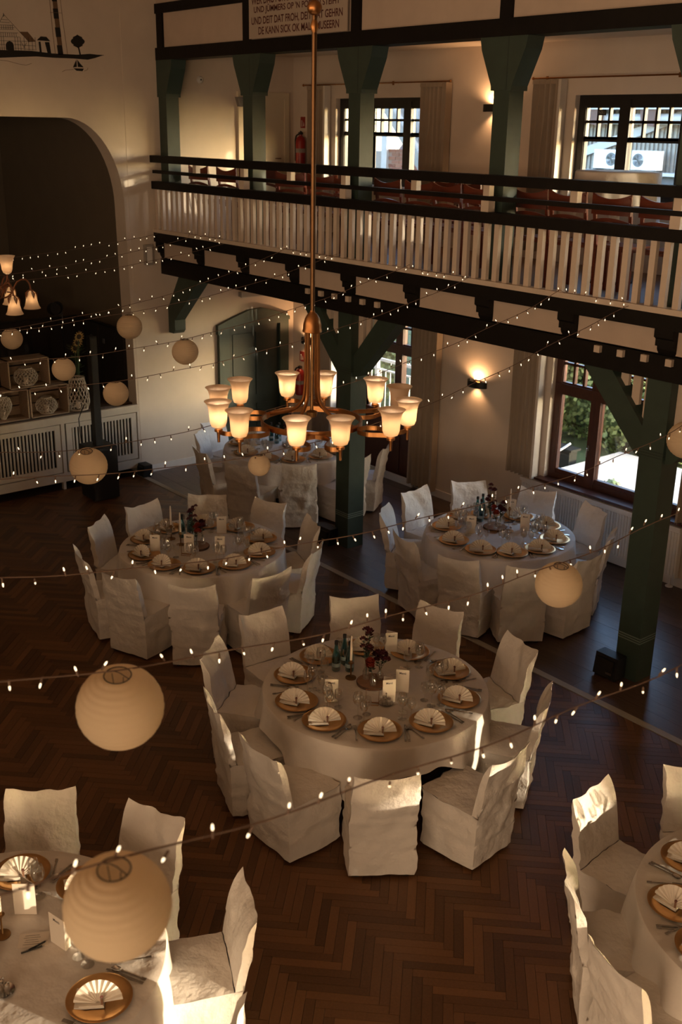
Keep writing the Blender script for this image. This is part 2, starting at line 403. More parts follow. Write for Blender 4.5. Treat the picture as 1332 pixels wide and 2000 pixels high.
for i in range(3): MB().bb((.15+.4*i, .1, .80), (.2+.4*i, .115, .87)).obj('clip', mat('clip_grey', (.10, .11, .13), .5), t)
t = thing('stage_spotlight', 'round black spotlight above the black stage hangings', 'spotlight', (-15.2, 6.92, 2.37))
MB().lathe([(.02, -.1), (.085, -.09), (.10, -.02), (.105, .10), (.085, .10), (.08, .05), (.01, .05)], 20, M=Matrix.Rotation(rad(80), 3, 'Y')).obj('housing', DARKM, t, smooth=True)
MB().tube([(-.12, .06, -.24), (0, .12, -.2), (0, .12, 0)], .012, 6).obj('yoke', DARKM, t)

# ---- doors in the stage wall
d1 = st(MB().prism([(8.93, 0), (9.115, 0), (9.115, 2.06), (10.085, 2.06), (10.085, 0), (10.255, 0), (10.255, 2.10), (10.28, 2.10), (10.28, 2.155), (10.0, 2.26), (9.75, 2.325), (9.5, 2.315), (9.2, 2.225), (8.91, 2.12), (8.91, 1.98), (8.93, 1.98)], 'x', XS+.001, XS+.07), 'door_1', GREEN)
MB().bb((XS+.002, 9.115, 0), (XS+.02, 10.085, 2.06)).obj('door_leaf', GREEND, d1)
for z0, z1 in ((.15, .8), (.95, 1.95)):
    for y0 in (9.2, 9.64): MB().bb((XS+.02, y0, z0), (XS+.032, y0+.36, z1)).obj('door_panel', GREEND, d1)
MB().tube([(XS+.02, 9.2, 1.02), (XS+.07, 9.2, 1.02), (XS+.07, 9.31, 1.02)], .009, 8).obj('door_handle', BRASSD, d1)
d2 = st(MB().prism([(9.36, GF), (9.45, GF), (9.45, 5.40), (10.2, 5.40), (10.2, GF), (10.28, GF), (10.28, 5.48), (9.36, 5.48)], 'x', XS+.001, XS+.05), 'door_2', mat('cream_door', (0.66, 0.58, 0.43), .5))
MB().bb((XS+.002, 9.45, GF), (XS+.03, 10.2, 5.40)).obj('door_leaf', MATS['cream_door'], d2)
MB().tube([(XS+.03, 10.1, 4.55), (XS+.08, 10.1, 4.55), (XS+.08, 10.0, 4.55)], .009, 8).obj('door_handle', STEEL, d2)
MB().prism([(9.30, 5.40), (9.46, 5.40), (9.43, 5.27), (9.34, 5.27)], 'x', XS+.05, XS+.12).obj('door_closer', mat('grey_plastic', (.16, .15, .14), .5), d2)

# ---- gallery: deck, beams, fascia with joist ends and panels
gal = st(MB().bb((XS, 8.02, 3.44), (XR, YB, GF)), 'trim_gallery_deck', mat('gallery_deck', (0.16, 0.085, 0.045), .5, var=.25, scale=6, stretch=(1, 8, 1)))
st(MB().bb((XS, YOPP, 3.2), (XR, -.35, GF)), 'trim_opposite_gallery_deck', PLASTER)
st(MB().bb((XS, -.46, GF), (XR, -.40, 4.45)), 'trim_opposite_parapet', CREAM)
st(MB().bb((XS, 8.3, 3.14), (XR, YB, 3.2)), 'ceiling_gallery_soffit', PLASTER)
st(MB().bb((XS, 8.30, 5.98), (XR, YB, 6.04)), 'ceiling_gallery', PLASTER)
st(MB().bb((XS, 8.0, 2.965), (XR, 8.30, 3.185)), 'trim_gallery_beam', BLACK)
BEAM = bpy.data.objects['trim_gallery_beam']
for c in (-9.69, -5.345):
    for k in range(8):
        x = c-.43+.257*(k-1) if k else c-.43
        x = c-.90+.255*k
        if -11 < x < -4.5 and abs(x-c) < .87: MB().box((x, 7.985, 3.098+.04), (.062, .05, .062)).obj('dentil', CREAM, BEAM)
fas = st(MB().bb((XS, 8.045, 3.185), (XR, 8.10, 3.44)), 'trim_gallery_fascia', BLACK)
JX = [-13.84+1.07*k for k in range(11)]
for i, x in enumerate(JX):
    w = .095
    pr = [(8.1, 3.185), (8.02, 3.185), (7.99, 3.24), (7.99, 3.27), (7.955, 3.27), (7.955, 3.33), (7.925, 3.35), (7.925, 3.44), (8.1, 3.44)]
    MB().prism(pr, 'x', x-w, x+w).obj('joist_end', BLACK, fas)
    if i < 10: MB().bb((x+w-.005, 8.005, 3.20), (JX[i+1]-w+.005, 8.04, 3.425)).obj('panel', PANELP, fas)
st(MB().bb((XS, 7.90, 3.425), (XR, 8.1, 3.555)), 'trim_gallery_edge_beam', BLACK)
# balustrade
bal = thing('balustrade', 'cream slatted gallery balustrade with three black handrails above the hall', 'balustrade', (-13.85, 7.95, 3.555))
BX = lambda x: x+13.85
MB().bb((0, -.055, 0), (BX(XR), .06, .048)).obj('bottom_ledge', CREAM, bal)
MB().bb((-.05, -.055, .595), (BX(XR), .06, .70)).obj('lower_rail', BLACK, bal)
MB().bb((-.05, -.03, .805), (BX(XR), .035, .848)).obj('middle_rail', BLACK, bal)
MB().bb((-.05, -.065, .95), (BX(XR), .065, 1.045)).obj('top_rail', BLACK, bal)
bm_ = MB().bb((-.03, -.022, .048), (.03, .022, .595)).mesh('baluster', CREAM)
for k in range(86): inst('baluster', bm_, bal, (.07+.1383*k, 0, 0))
bk = MB().bb((-.05, -.04, .70), (.05, .05, .805)).mesh('rail_block', CREAM); bk2 = MB().bb((-.04, -.03, .848), (.04, .035, .95)).mesh('rail_block', CREAM)
for x in (-12.74, -11.62, -10.64, -9.62, -8.47, -7.44, -6.37, -5.29, -4.2, -3.1):
    inst('rail_block', bk2, bal, (BX(x), 0, 0))
    if x in (-11.62, -9.62, -7.44, -5.29, -3.1): inst('rail_block', bk, bal, (BX(x), 0, 0))
# upper facade above the gallery opening
fa = st(MB().bb((XS, 8.04, 5.83), (XR, 8.30, 5.985)).bb((XS, 8.05, 6.41), (XR, 8.30, 6.53)), 'trim_upper_beam', BLACK)
st(MB().bb((XS, 8.08, 5.985), (XR, 8.28, CEIL)), 'wall_upper_facade', PANELP)
UX = [-13.74, -11.68, -9.62, -7.45, -5.33, -3.2]
for x in UX: MB().bb((x-.075, 8.05, 5.985), (x+.075, 8.28, 6.41)).obj('stud', BLACK, fa)
for i, x in enumerate(UX):
    p = st(MB().bb((x-.10, 8.06, GF), (x+.10, 8.26, 5.42)), 'pillar_gallery', GREEN)
    MB().prism([(x-.30, 5.83), (x-.275, 5.72), (x-.13, 5.40), (x-.13, 5.36), (x+.13, 5.36), (x+.13, 5.40), (x+.275, 5.72), (x+.30, 5.83)], 'y', 8.045, 8.275).obj('capital', GREEN, p)
    if i: MB().bb((x+.06, 8.0455, 5.36), (x+.07, 8.044, 5.83)).obj('capital_groove', GREEND, p)
# lower green pillars with braces and slats
def pillar(cx, cy):
    p = st(MB().bb((cx-.125, cy-.125, 0), (cx+.125, cy+.125, 2.965)), 'pillar', GREEN)
    for z in (.46, .435, .41, 2.30, 2.275, 2.25):
        MB().bb((cx-.128, cy-.128, z-.005), (cx+.128, cy+.128, z+.005)).obj('groove_ring', mat('groove_light', (.17, .22, .19), .4) if z < 1 else GREEND, p)
    for s in (-1, 1):
        pr = [(cx+s*.12, 2.20), (cx+s*.12, 2.46), (cx+s*.56, 2.965), (cx+s*.88, 2.965), (cx+s*.86, 2.93), (cx+s*.20, 2.22)]
        MB().prism(pr, 'y', cy-.085, cy+.085).obj('brace', GREEN, p)
        for k in range(3):
            x = cx+s*(.17+.135*k); zb = 2.46+(abs(x-cx)-.12)*1.15-.03
            MB().prism([(x-.042, zb-.03*s*0), (x+.042, zb+.02), (x+.042, 2.965), (x-.042, 2.965)], 'y', cy-.02, cy+.02).obj('slat', CREAM, p)
    return p
pillar(-9.71, 8.18); pillar(-5.35, 8.18)
b = st(MB().prism([(XS, 2.10), (XS, 2.46), (XS+.34, 2.965), (XS+.90, 2.965), (XS+.18, 2.30), (XS+.18, 2.15), (XS+.13, 2.10)], 'y', 8.09, 8.27), 'trim_wall_brace', GREEN)
# black floor boxes at the pillars' feet and by the stage
for (x, y, w, d, h, lab) in ((-9.93, 7.98, .30, .16, .22, 'black floor spotlight at the foot of the pillar behind the chandelier'), (-5.47, 7.96, .26, .16, .24, 'black floor spotlight at the foot of the pillar at the right window'), (XS+.13, 7.5, .20, .16, .19, 'small black box on the floor at the stage corner')):
    t = thing('floor_spotlight', lab, 'spotlight', (x, y, 0))
    MB().prism([(-d/2, .02), (d/2, .02), (d/2, h), (-d/2+.03, h)], 'x', -w/2, w/2).obj('housing', BLACKP, t)
    MB().box((-w/2+.03, 0, .01), (.03, d*.8, .02)).box((w/2-.03, 0, .01), (.03, d*.8, .02)).obj('feet', DARKM, t)
    MB().bb((.02, -d/2-.004, .06), (.09, -d/2+.004, .085)).obj('badge', STEEL, t)
    MB().bb((-w/2+.03, -d/2-.003, .11), (w/2-.03, -d/2+.02, h-.03)).obj('grille', DARKM, t)

# ---- windows
def window(i, n, x0, lower):
    M = WOODF if lower else BLACKW
    zb, z1, z2, z3, z4, z5, zt = (.80, .93, 1.90, 2.06, 2.28, 2.31, 2.53) if lower else (4.24, 4.365, 4.925, 4.95, 5.10, 5.115, 5.265)
    zt = 2.66 if lower else 5.40
    french = lower and i == 0
    if french: zb = .0; z1 = 1.0
    y0, y1 = YB+.08, YB+.16
    gx = [(.11, .58), (.725, 1.385), (1.53, 2.0)]; cols = (3, 4, 3)
    w = st(MB().bb((x0, y0, zb), (x0+.10, y1, zt)).bb((x0+WW-.10, y0, zb), (x0+WW, y1, zt)).bb((x0+.10, y0, zt-.12), (x0+WW-.10, y1, zt)).bb((x0+.10, y0, zb), (x0+WW-.10, y1, z1-.05)), 'window_%d' % n, M)
    for a, b in ((.58, .725), (1.385, 1.53)): MB().bb((x0+a, y0-.012, zb), (x0+b, y1, zt-.05)).obj('mullion', M, w)
    if lower: MB().bb((x0+.02, y0-.018, z2+.02), (x0+WW-.02, y1, z3-.02)).obj('transom', M, w)
    for (a, b), c in zip(gx, cols):
        mb = MB()
        for za, zc in ((z1, z2), (z3, z5+.22 if lower else 5.265)):
            if not lower and za == z1: zc = z2
            mb.bb((x0+a-.03, y0+.01, za-.05), (x0+a, y1-.01, zc)).bb((x0+b, y0+.01, za-.05), (x0+b+.03, y1-.01, zc)).bb((x0+a, y0+.012, za-.05), (x0+b, y1-.012, za)).bb((x0+a, y0+.012, zc-.0), (x0+b, y1-.012, zc+.03))
        mb.obj('sash', M, w)
        top = 2.53 if lower else 5.265
        mw = .016 if lower else .013
        for k in range(1, c): MB().bb((x0+a+(b-a)*k/c-mw, y0+.015, z3), (x0+a+(b-a)*k/c+mw, y1-.015, top)).obj('muntin', M, w)
        MB().bb((x0+a, y0+.015, z4), (x0+b, y1-.015, z4+.03)).obj('muntin', M, w)
        if not lower: MB().bb((x0+a, y0+.012, z2), (x0+b, y1-.012, z3)).obj('muntin', M, w)
        MB().bb((x0+a-.005, y0+.04, z1-.005), (x0+b+.005, y0+.046, z2+.005)).obj('pane', PANE, w)
        for k in range(c):
            for za, zc in ((z3, z4), (z4+.03, top)):
                MB().bb((x0+a+(b-a)*k/c+mw*.8, y0+.04, za-.002), (x0+a+(b-a)*(k+1)/c-mw*.8, y0+.046, zc+.002)).obj('pane', PANE, w)
        if french: MB().bb((x0+a, y0+.02, .16), (x0+b, y0+.05, .93)).obj('solid_panel', M, w)
    zh = 1.32 if lower else 4.55
    MB().box((x0+.615, y0-.016, zh), (.022, .02, .07)).tube([(x0+.615, y0-.02, zh), (x0+.615, y0-.05, zh), (x0+.615, y0-.055, zh-.11)], .009, 8).obj('handle', STEEL, w)
    if not lower: MB().bb((x0-.02, YB-.05, 4.20), (x0+WW+.02, YB+.09, 4.245)).obj('sill', WHITE, w)
    elif not french: MB().bb((x0-.06, YB-.12, .775), (x0+WW+.04, YB+.09, .805)).obj('sill', WOODF, w)
    return w
n = 0
for i, x in enumerate(WX):
    for low in (True, False):
        if low and i == 2: continue
        n += 1; window(i, n, x, low)
# portals help the sky reach the room through the windows in view
for i in range(3):
    for z, h in ((4.82, 1.15),) if i == 2 else ((1.72, 1.85), (4.82, 1.15)):
        p = lamp('portal', 'AREA', (WX[i]+WW/2, YB+.25, z), 1, (1, 1, 1), WW, (rad(-90), 0, 0), h); p.data.cycles.is_portal = True
# ================================================================== STAGE FRONT AND WHAT STANDS ON IT
sf = thing('stage_cabinet', 'cream stage front cabinet with slatted radiator doors under the arch', 'cabinet', (XS+.0, 7.5, 0))
MB().bb((-.03, -7.4, .98), (.03, 0, 1.09)).obj('top_rail', STAGEW, sf)
MB().bb((-.03, -7.4, .12), (.02, 0, .25)).obj('bottom_rail', STAGEW, sf)
MB().bb((-.06, -7.4, .1), (-.05, 0, .98)).obj('backing', BLACK, sf)
dm = {}
for k, (a, b) in enumerate(((-1.17, -.02), (-2.44, -1.24), (-3.7, -2.5), (-4.95, -3.75))):
    MB().bb((-.03, b, .25), (.02, b+.055 if k else 0, .98)).obj('stile', STAGEW, sf)
    MB().bb((-.06, b-.012, 0), (.0, b+.028, .12)).obj('foot', STAGEW, sf)
    a += .012; b -= .012
    d = MB().bb((-.015, a, .262), (.012, a+.085, .968)).bb((-.015, b-.085, .262), (.012, b, .968)).bb((-.015, a+.085, .90), (.012, b-.085, .968)).bb((-.015, a+.085, .262), (.012, b-.085, .345)).obj('door', STAGEW, sf)
    n_ = int((b-a-.19)/.05); sp = (b-a-.19)/n_
    for q in range(n_): MB().bb((-.012, a+.095+sp*q+.003, .34), (.006, a+.095+sp*q+sp*.52, .905)).obj('slat', STAGEW, d)
MB().bb((-.03, -7.4, .25), (.02, -5, .98)).obj('plain_panel', STAGEW, sf)

def crate(y, z, w, h, label, rz=0):
    t = thing('fruit_crate', label, 'crate', (-14.12, y, z), rz, 'wooden crates on the stage edge')
    for s in (0, 1):
        MB().bb((-.15, s*(w-.018), 0), (.15, s*(w-.018)+.018, h)).obj('side_board', CRATE, t)
    for k in range(3): MB().bb((-.16, .018, .01+k*h/3), (-.148, w-.018, .01+k*h/3+h/3-.02)).obj('back_slat', CRATE, t)
    for z0 in (0, h-.014):
        for k in range(2): MB().bb((-.15+.155*k, .0, z0), (-.005+.155*k, w, z0+.014)).obj('slat', CRATE, t)
    return t
crate(5.62, 1.53, .60, .40, 'weathered wooden crate on top of two others, holding a round wicker lantern')
crate(5.90, 1.087, .58, .43, 'lower wooden crate beside the tall wicker lantern')
crate(5.28, 1.087, .60, .43, 'lower wooden crate at the left, holding a pale wicker cone')
def wicker(name, label, prof, loc, grp=None):
    t = thing(name, label, 'lantern', loc, 0, grp)
    mb = MB(); n = 18
    for d in (1, -1):
        for k in range(n):
            P = []
            for i in range(15):
                s = i/14*(len(prof)-1); a = int(min(s, len(prof)-2)); f = s-a
                r = prof[a][0]*(1-f)+prof[a+1][0]*f; z = prof[a][1]*(1-f)+prof[a+1][1]*f
                an = 2*pi*k/n+d*i*.11+.05*sin(i*1.9+k); P.append((r*cos(an), r*sin(an), z))
            mb.tube(P, .0055, 4)
    mb.obj('woven_canes', WICKER, t, kind='stuff')
    for r, z in (prof[0], prof[-1]): MB().tube([(r*cos(a*pi/10), r*sin(a*pi/10), z) for a in range(20)], .011, 6, closed=True).obj('rim', WICKER, t)
    MB().lathe([(.03, .005), (.035, .10)], 10, (0, 0, prof[0][1])).obj('candle', WAX, t)
    return t
wicker('wicker_lantern', 'squat round wicker lantern inside the top crate', [(.10, .01), (.15, .06), (.165, .13), (.13, .20), (.08, .235)], (-14.10, 5.92, 1.546))
wicker('wicker_lantern', 'squat round wicker lantern inside the lower crate', [(.09, .01), (.14, .06), (.155, .12), (.12, .19), (.07, .225)], (-14.10, 6.19, 1.103))
wicker('wicker_cone', 'pale pointed wicker cone in the left lower crate', [(.03, .01), (.10, .12), (.125, .21), (.10, .29), (.06, .32)], (-14.10, 5.55, 1.103))
wicker('wicker_lantern', 'tall bulging wicker lantern on the stage edge beside the black speaker', [(.13, .01), (.165, .10), (.16, .22), (.125, .36), (.105, .47)], (-14.08, 6.67, 1.087))
LEAF = mat('leaf_green', (0.035, 0.07, 0.025), .6, var=.3, scale=20); PETAL = mat('sunflower_petal', (.30, .19, .05), .7)
t = thing('sunflower_bunch', 'dim yellow sunflowers standing behind the tall wicker lantern', 'flowers', (-14.22, 6.76, 1.087))
heads = [(0, .10, 1.05), (.02, .0, .95), (.0, -.05, .86)]
mb = MB()
for y, x, z in heads: mb.tube([(0, 0, 0), (x*.5, y*.4, z*.5), (x, y, z)], .008, 6)
mb.obj('stems', LEAF, t, kind='stuff')
for y, x, z in heads:
    Mx = Matrix.Rotation(rad(75), 3, 'Y')
    h = MB().lathe([(.001, .012), (.035, .008), (.04, -.01)], 14, (x+.02, y, z), M=Mx).obj('flower_head', mat('seed_brown', (.03, .017, .01), .9), t)
    for k in range(12):
        an = 2*pi*k/12; u = Vector((0, cos(an), sin(an)))
        c = Vector((x+.02, y, z)); w_ = Vector((0, -sin(an), cos(an)))*.014
        MB().add([c+u*.03-w_, c+u*.03+w_, c+u*.075+w_*.4+Vector((.012, 0, 0)), c+u*.075-w_*.4+Vector((.012, 0, 0))], [(0, 1, 2, 3)]).obj('petal', PETAL, h)
mb = MB()
for k in range(26):
    z = .45+rnd.random()*.45; an = rnd.random()*6.3; c = Vector((cos(an)*.05, sin(an)*.06, z)); d = Vector((cos(an), sin(an), .5))*.09; w_ = Vector((-sin(an), cos(an), 0))*.035
    mb.add([c, c+d*.5+w_, c+d, c+d*.5-w_], [(0, 1, 2, 3)])
mb.obj('foliage', LEAF, t, kind='stuff')
# speaker
t = thing('column_speaker', 'slim black column loudspeaker on a black subwoofer before the stage', 'loudspeaker', (-13.25, 6.53, 0))
MB().bb((-.2, -.19, .02), (.2, .19, .77)).obj('subwoofer', BLACKP, t)
MB().bb((.2, -.17, .06), (.206, .17, .73)).obj('grille', DARKM, t)
MB().bb((-.055, -.05, .77), (.055, .05, 2.30)).obj('column', BLACKP, t)
MB().bb((.055, -.04, 1.5), (.06, .04, 2.27)).obj('column_grille', DARKM, t)
MB().tube([(-.25, -.05, 1.3), (-.3, -.12, 1.1), (-.24, -.14, .9), (-.22, -.12, .5), (-.22, -.1, .02)], .007, 6).obj('cable', BLACKP, t)

# ================================================================== WALL FITTINGS
def sconce(x, z, y, label, pw):
    t = thing('wall_sconce', label, 'wall lamp', (x, y, z), 0, None)
    n_ = 14; V = []; F = []
    for zz in (0, .085):
        for r in (1, .93):
            for k in range(n_+1):
                a = pi*k/n_; V.append((-.165*cos(a)*r, -.115*sin(a)*r, zz))
    L = n_+1
    for k in range(n_): F += [(k, k+1, 2*L+k+1, 2*L+k), (L+k, L+k+1, 3*L+k+1, 3*L+k), (2*L+k, 2*L+k+1, 3*L+k+1, 3*L+k), (k, k+1, L+k+1, L+k)]
    MB().add(V, F).obj('shade', DARKM, t)
    MB().bb((-.06, -.03, .005), (.06, 0, .08)).obj('bracket', BRASS, t)
    MB().ball((0, -.06, .035), .022, 10, 6).obj('bulb', FILAMENT, t)
    lamp('sconce_up', 'SPOT', (0, -.065, .075), pw*1.5, (1, .53, .24), .03, (rad(180), 0, 0), spot=rad(165), parent=t)
    lamp('sconce_down', 'SPOT', (0, -.065, .01), pw*.6, (1, .53, .24), .03, (0, 0, 0), spot=rad(120), parent=t)
    return t
sconce(-9.71, 1.75, YB, 'black half-round wall lamp glowing between the two lower windows', 16)
sconce(-9.71, 5.22, YB, 'black half-round wall lamp glowing on the gallery wall', 18)
sconce(-13.42, 1.75, YB, 'wall lamp in the corner by the green door, behind the chandelier rods', 14)
for z, lab in ((4.70, 'red fire extinguisher on the gallery wall beside the left curtain'), (1.14, 'red fire extinguisher in the corner by the green door')):
    t = thing('fire_extinguisher', lab, 'extinguisher', (-13.55, YB-.09, z))
    MB().lathe([(.06, -.24), (.075, -.225), (.075, .10), (.06, .155), (.025, .18), (.025, .20)], 18).obj('cylinder', REDP, t, smooth=True)
    MB().box((0, 0, .215), (.05, .05, .035)).tube([(0, 0, .22), (.03, -.03, .245), (.09, -.05, .235)], .009, 6).obj('valve', DARKM, t)
    MB().tube(spline([(0, 0, .21), (-.09, -.02, .17), (-.10, -.02, 0), (-.085, -.03, -.18)], 5), .012, 8).obj('hose', BLACKP, t)
    MB().lathe([(.0765, -.06), (.0765, .0)], 18).obj('label_band', mat('label_white', (.3, .25, .22), .6), t)
    s = tag(MB().bb((-.055, -.006, -.07), (.055, 0, .09)).obj('extinguisher_sign', REDS, loc=(-13.61, YB, z+.36)), 'red fire extinguisher sign above the %s extinguisher' % ('gallery' if z > 3 else 'corner'), 'sign')
    wh = mat('sign_white', (.6, .55, .5), .6)
    MB().bb((-.03, -.008, -.05), (-.01, -.006, .03)).lathe([(.010, 0), (.001, .014)], 8, (-.02, -.007, .03)).obj('symbol', wh, s)
    MB().prism([(.008, -.04), (.02, -.01), (.016, .02), (.03, .0), (.042, -.04)], 'y', -.008, -.006).obj('flame_symbol', wh, s)
t = thing('exit_lamp', 'grey emergency lamp housing high above the green door', 'lamp', (XS, 9.62, 2.56))
MB().bb((0, -.28, -.035), (.09, .18, .04)).obj('housing', mat('lamp_grey', (.33, .30, .27), .5), t)
MB().bb((.02, -.26, -.05), (.075, .16, -.034)).obj('diffuser', mat('lamp_diffuser', (.5, .48, .44), .3), t)
for y, z, lab in ((8.30, 2.14, 'small white round detector on the wall under the gallery'), (8.74, 5.61, 'small white round detector on the wall up in the gallery')):
    t = thing('wall_detector', lab, 'detector', (XS, y, z))
    MB().lathe([(.05, 0), (.05, .015), (.035, .035), (.001, .04)], 16, M=Matrix.Rotation(rad(90), 3, 'Y')).obj('body', WHITE, t)
    MB().lathe([(.012, .04), (.001, .046)], 10, M=Matrix.Rotation(rad(90), 3, 'Y')).obj('lens', DARKM, t)
t = thing('string_junction_box', 'grey box on the wall under the left end of the gallery', 'box', (XS, 7.78, 3.25))
MB().bb((0, -.06, -.14), (.07, .06, .14)).obj('body', mat('lamp_grey', (.33, .30, .27), .5), t); MB().bb((.07, -.04, -.11), (.075, .04, .11)).obj('cover', WHITE, t)

# radiator under the right window
rd = thing('radiator', 'white ribbed panel radiator under the right lower window', 'radiator', (-8.72, YB-.02, 0))
RW = 2.40
mb = MB().bb((0, -.10, .13), (RW, -.03, .72))
for k in range(58): mb.bb((.03+k*.0408, -.113, .16), (.05+k*.0408, -.10, .69))
mb.obj('front_panel', WHITE, rd)
MB().bb((-.01, -.125, .72), (RW+.01, 0, .762)).obj('top_grille', WHITE, rd)
for x in (.35, RW-.08): MB().tube([(x, -.06, .13), (x, -.06, .0)], .014, 8).lathe([(.045, 0), (.045, .012), (.016, .03)], 12, (x, -.06, 0)).obj('pipe', WHITE, rd)
MB().box((RW-.03, -.06, .17), (.05, .045, .045)).obj('valve', DARKM, rd)
MB().bb((0.1, -.05, .02), (RW-.2, -.01, .12)).obj('plinth', WHITE, rd)

# curtains
def curtain(name, label, x0, x1, y, z0, z1, edge=None):
    t = thing(name, label, 'curtain', ((x0+x1)/2, y, z0), 0, None)
    h = z1-z0; w = x1-x0; n_ = max(5, int(w/.075))
    def f(u, v):
        ph = 2*pi*n_*u; return ((u-.5)*w*(1+.05*v*0)+.006*sin(5*v+u*9), -.034*sin(ph)-.012*sin(3.1*ph+2*v)*(.3+.7*(1-v)), v*h)
    mb = MB().grid(f, n_*10, 8)
    mb.obj('pleats', CURT, t, smooth=True, sharp=80)
    if edge: MB().bb((edge*w/2-.02, -.05, 0), (edge*w/2+.02, .06, h)).obj('lining_edge', CURTW if edge == 1 and x0 > -9.5 or x0 < -13 else CURT, t)
    MB().bb((-w/2, -.03, h-.05), (w/2, .035, h)).obj('heading', CURT, t)
    return t
curtain('window_curtain', 'beige pleated curtain right of the lower glazed door', -10.93, -10.42, YB-.08, .08, 2.7, 1)
curtain('window_curtain', 'beige curtain behind the left brace of the middle pillar', -13.22, -12.72, YB-.08, .08, 2.7, 1)
curtain('window_curtain', 'beige pleated curtain hanging left of the right lower window', -9.02, -8.56, YB-.09, .77, 2.7, 1)
curtain('window_curtain', 'beige curtain behind the right pillar, above the radiator end', -6.42, -5.9, YB-.09, .77, 2.7, None)
for a, b, e, lab in ((-13.38, -12.95, 1, 'gallery curtain beside the upper fire extinguisher'), (-10.95, -10.47, 1, 'gallery curtain at the right of the left upper window'), (-9.03, -8.60, 1, 'gallery curtain at the left of the right upper window')):
    curtain('gallery_curtain', 'beige pleated '+lab, a, b, YB-.08, 3.62, 5.57, e)
for x0, x1, lab in ((-13.5, -10.43, 'thin brass curtain rod over the left upper window'), (-9.05, -5.9, 'thin brass curtain rod over the right upper window')):
    t = thing('curtain_rod', lab, 'curtain rod', (x0, YB-.08, 5.585))
    MB().tube([(0, 0, 0), (x1-x0, 0, 0)], .009, 8).obj('rod', BRASS, t)
    for x in (0, x1-x0): MB().ball((x, 0, 0), .018, 10, 6).obj('finial', BRASS, t)
    for x in (.15, (x1-x0)*.62): MB().tube([(x, 0, 0), (x, .08, 0)], .008, 6).box((x, .075, 0), (.03, .01, .05)).obj('bracket', BRASS, t)

# ================================================================== SIGN AND MURAL
sg = tag(MB().bb((-11.575, 8.022, 5.99), (-9.725, 8.037, 6.47)).obj('verse_board', mat('sign_board', (.44, .36, .29), .8)), 'beige board with four lines of dark red verse between the upper studs', 'sign')
for s_, xa, xb, z, h in (("WER DAG FÖR DAG SEIN ARBEIT DEIT", -11.52, -9.80, 6.36, .084), ("UND JÜMMERS OP 'N POSTEN STEIHT", -11.47, -9.85, 6.25, .084), ("UND DEIT DAT FROH, DEIT DAT GEHRN", -11.52, -9.80, 6.14, .084), ("DE KANN SICK OK MAL AMUSEERN", -11.38, -9.86, 6.03, .084)):
    inst('lettering', fit_text(text_mesh(s_, MAROON, 'lettering'), (xa, 8.0212, z-.01*(',' in s_)), (1, 0, 0), (0, 0, 1), xb-xa, h+.018*('Ö' in s_ or 'Ü' in s_)+.012*(',' in s_)), sg)
U = lambda u, v, x=XS: (x, 5.83+u*.00706, 6.335-.0051*v+.00036*u)
def decal(mb, poly, lift=0):
    k = len(poly); return mb.add([U(u, v, XS-.0030+lift) for u, v in poly], [tuple(range(k))])
def strokes(L, w, lift=.0006):
    mb = MB()
    for P in L:
        for (a, b), (c, d) in zip(P[:-1], P[1:]):
            l = hypot(c-a, d-b) or 1; nx, ny = -(d-b)/l*w/2, (c-a)/l*w/2; decal(mb, [(a-nx, b-ny), (c-nx, d-ny), (c+nx, d+ny), (a+nx, b+ny)], lift)
    return mb
mu = tag(decal(MB(), [(-90, 92), (-40, 94), (0, 96), (60, 98), (100, 104), (150, 107), (175, 105), (190, 107), (205, 108), (198, 110), (185, 115), (170, 119), (140, 116), (100, 114), (70, 111), (40, 112), (0, 114), (-60, 112), (-90, 110)]).obj('wall_mural', MURAL), 'painted coastal silhouette with farmhouse, lighthouse and boat above the stage arch', 'mural')
t2 = [(152+12*cos(a)+2.2*cos(7*a), 76+15*sin(a)+2*sin(5*a)) for a in [2*pi*k/36 for k in range(36)]]
decal(decal(MB(), t2), [(151, 88), (154, 88), (157, 108), (154, 108)]).obj('tree', MURAL, mu)
mb = MB()
for v0, v1 in ((-60, -45), (-30, -15), (1, 24), (44, 66), (85, 107)): decal(mb, [(107+v0*.035, v0), (117+v0*.04, v0), (117+v1*.045, v1), (107+v1*.04, v1)])
mb.obj('lighthouse_bands', MURAL, mu)
mb = MB()
for v0, v1 in ((24, 44), (66, 85), (-15, 1)): decal(mb, [(108+v0*.035, v0), (117+v0*.04, v0), (117+v1*.045, v1), (108+v1*.04, v1)])
mb.obj('lighthouse_tower', MURALB, mu)
strokes([[(101, -60), (104, 60), (106, 106)], [(121, -60), (125, 30), (130, 106)], [(101, 10), (124, 11)]], .9).obj('lighthouse_outline', MURALB, mu)
decal(decal(decal(MB(), [(80, 65), (91, 66), (98, 76), (72, 74)]), [(75, 77), (79, 77), (80, 102), (76, 101)]), [(87, 78), (96, 78), (98, 104), (91, 104)]).obj('gatehouse', MURAL, mu)
decal(decal(MB(), [(13, 96), (13, 84), (16, 78), (21, 76), (26, 79), (28, 85), (28, 98)]), [(0, 0), (0, 0), (0, 0)][:0] or [(13.2, 14), (14.2, 14), (14.4, 22), (13.0, 22)]).obj('barn_door', MURAL, mu)
decal(MB(), [(40, 55), (56, 55), (70, 77), (57, 78)]).obj('side_roof', MURALB, mu)
L = [[(-10, 66), (14, 17), (57, 78)], [(-8, 40), (0, 46), (32, 46)], [(3, 40), (30, 41)], [(6, 34), (24, 35)], [(9, 28), (21, 29)], [(-8, 57), (38, 58)], [(-8, 66), (40, 67)], [(-8, 75), (66, 77)], [(-8, 84), (12, 84)], [(29, 84), (70, 87)], [(-8, 92), (12, 92)], [(29, 92), (68, 96)]]
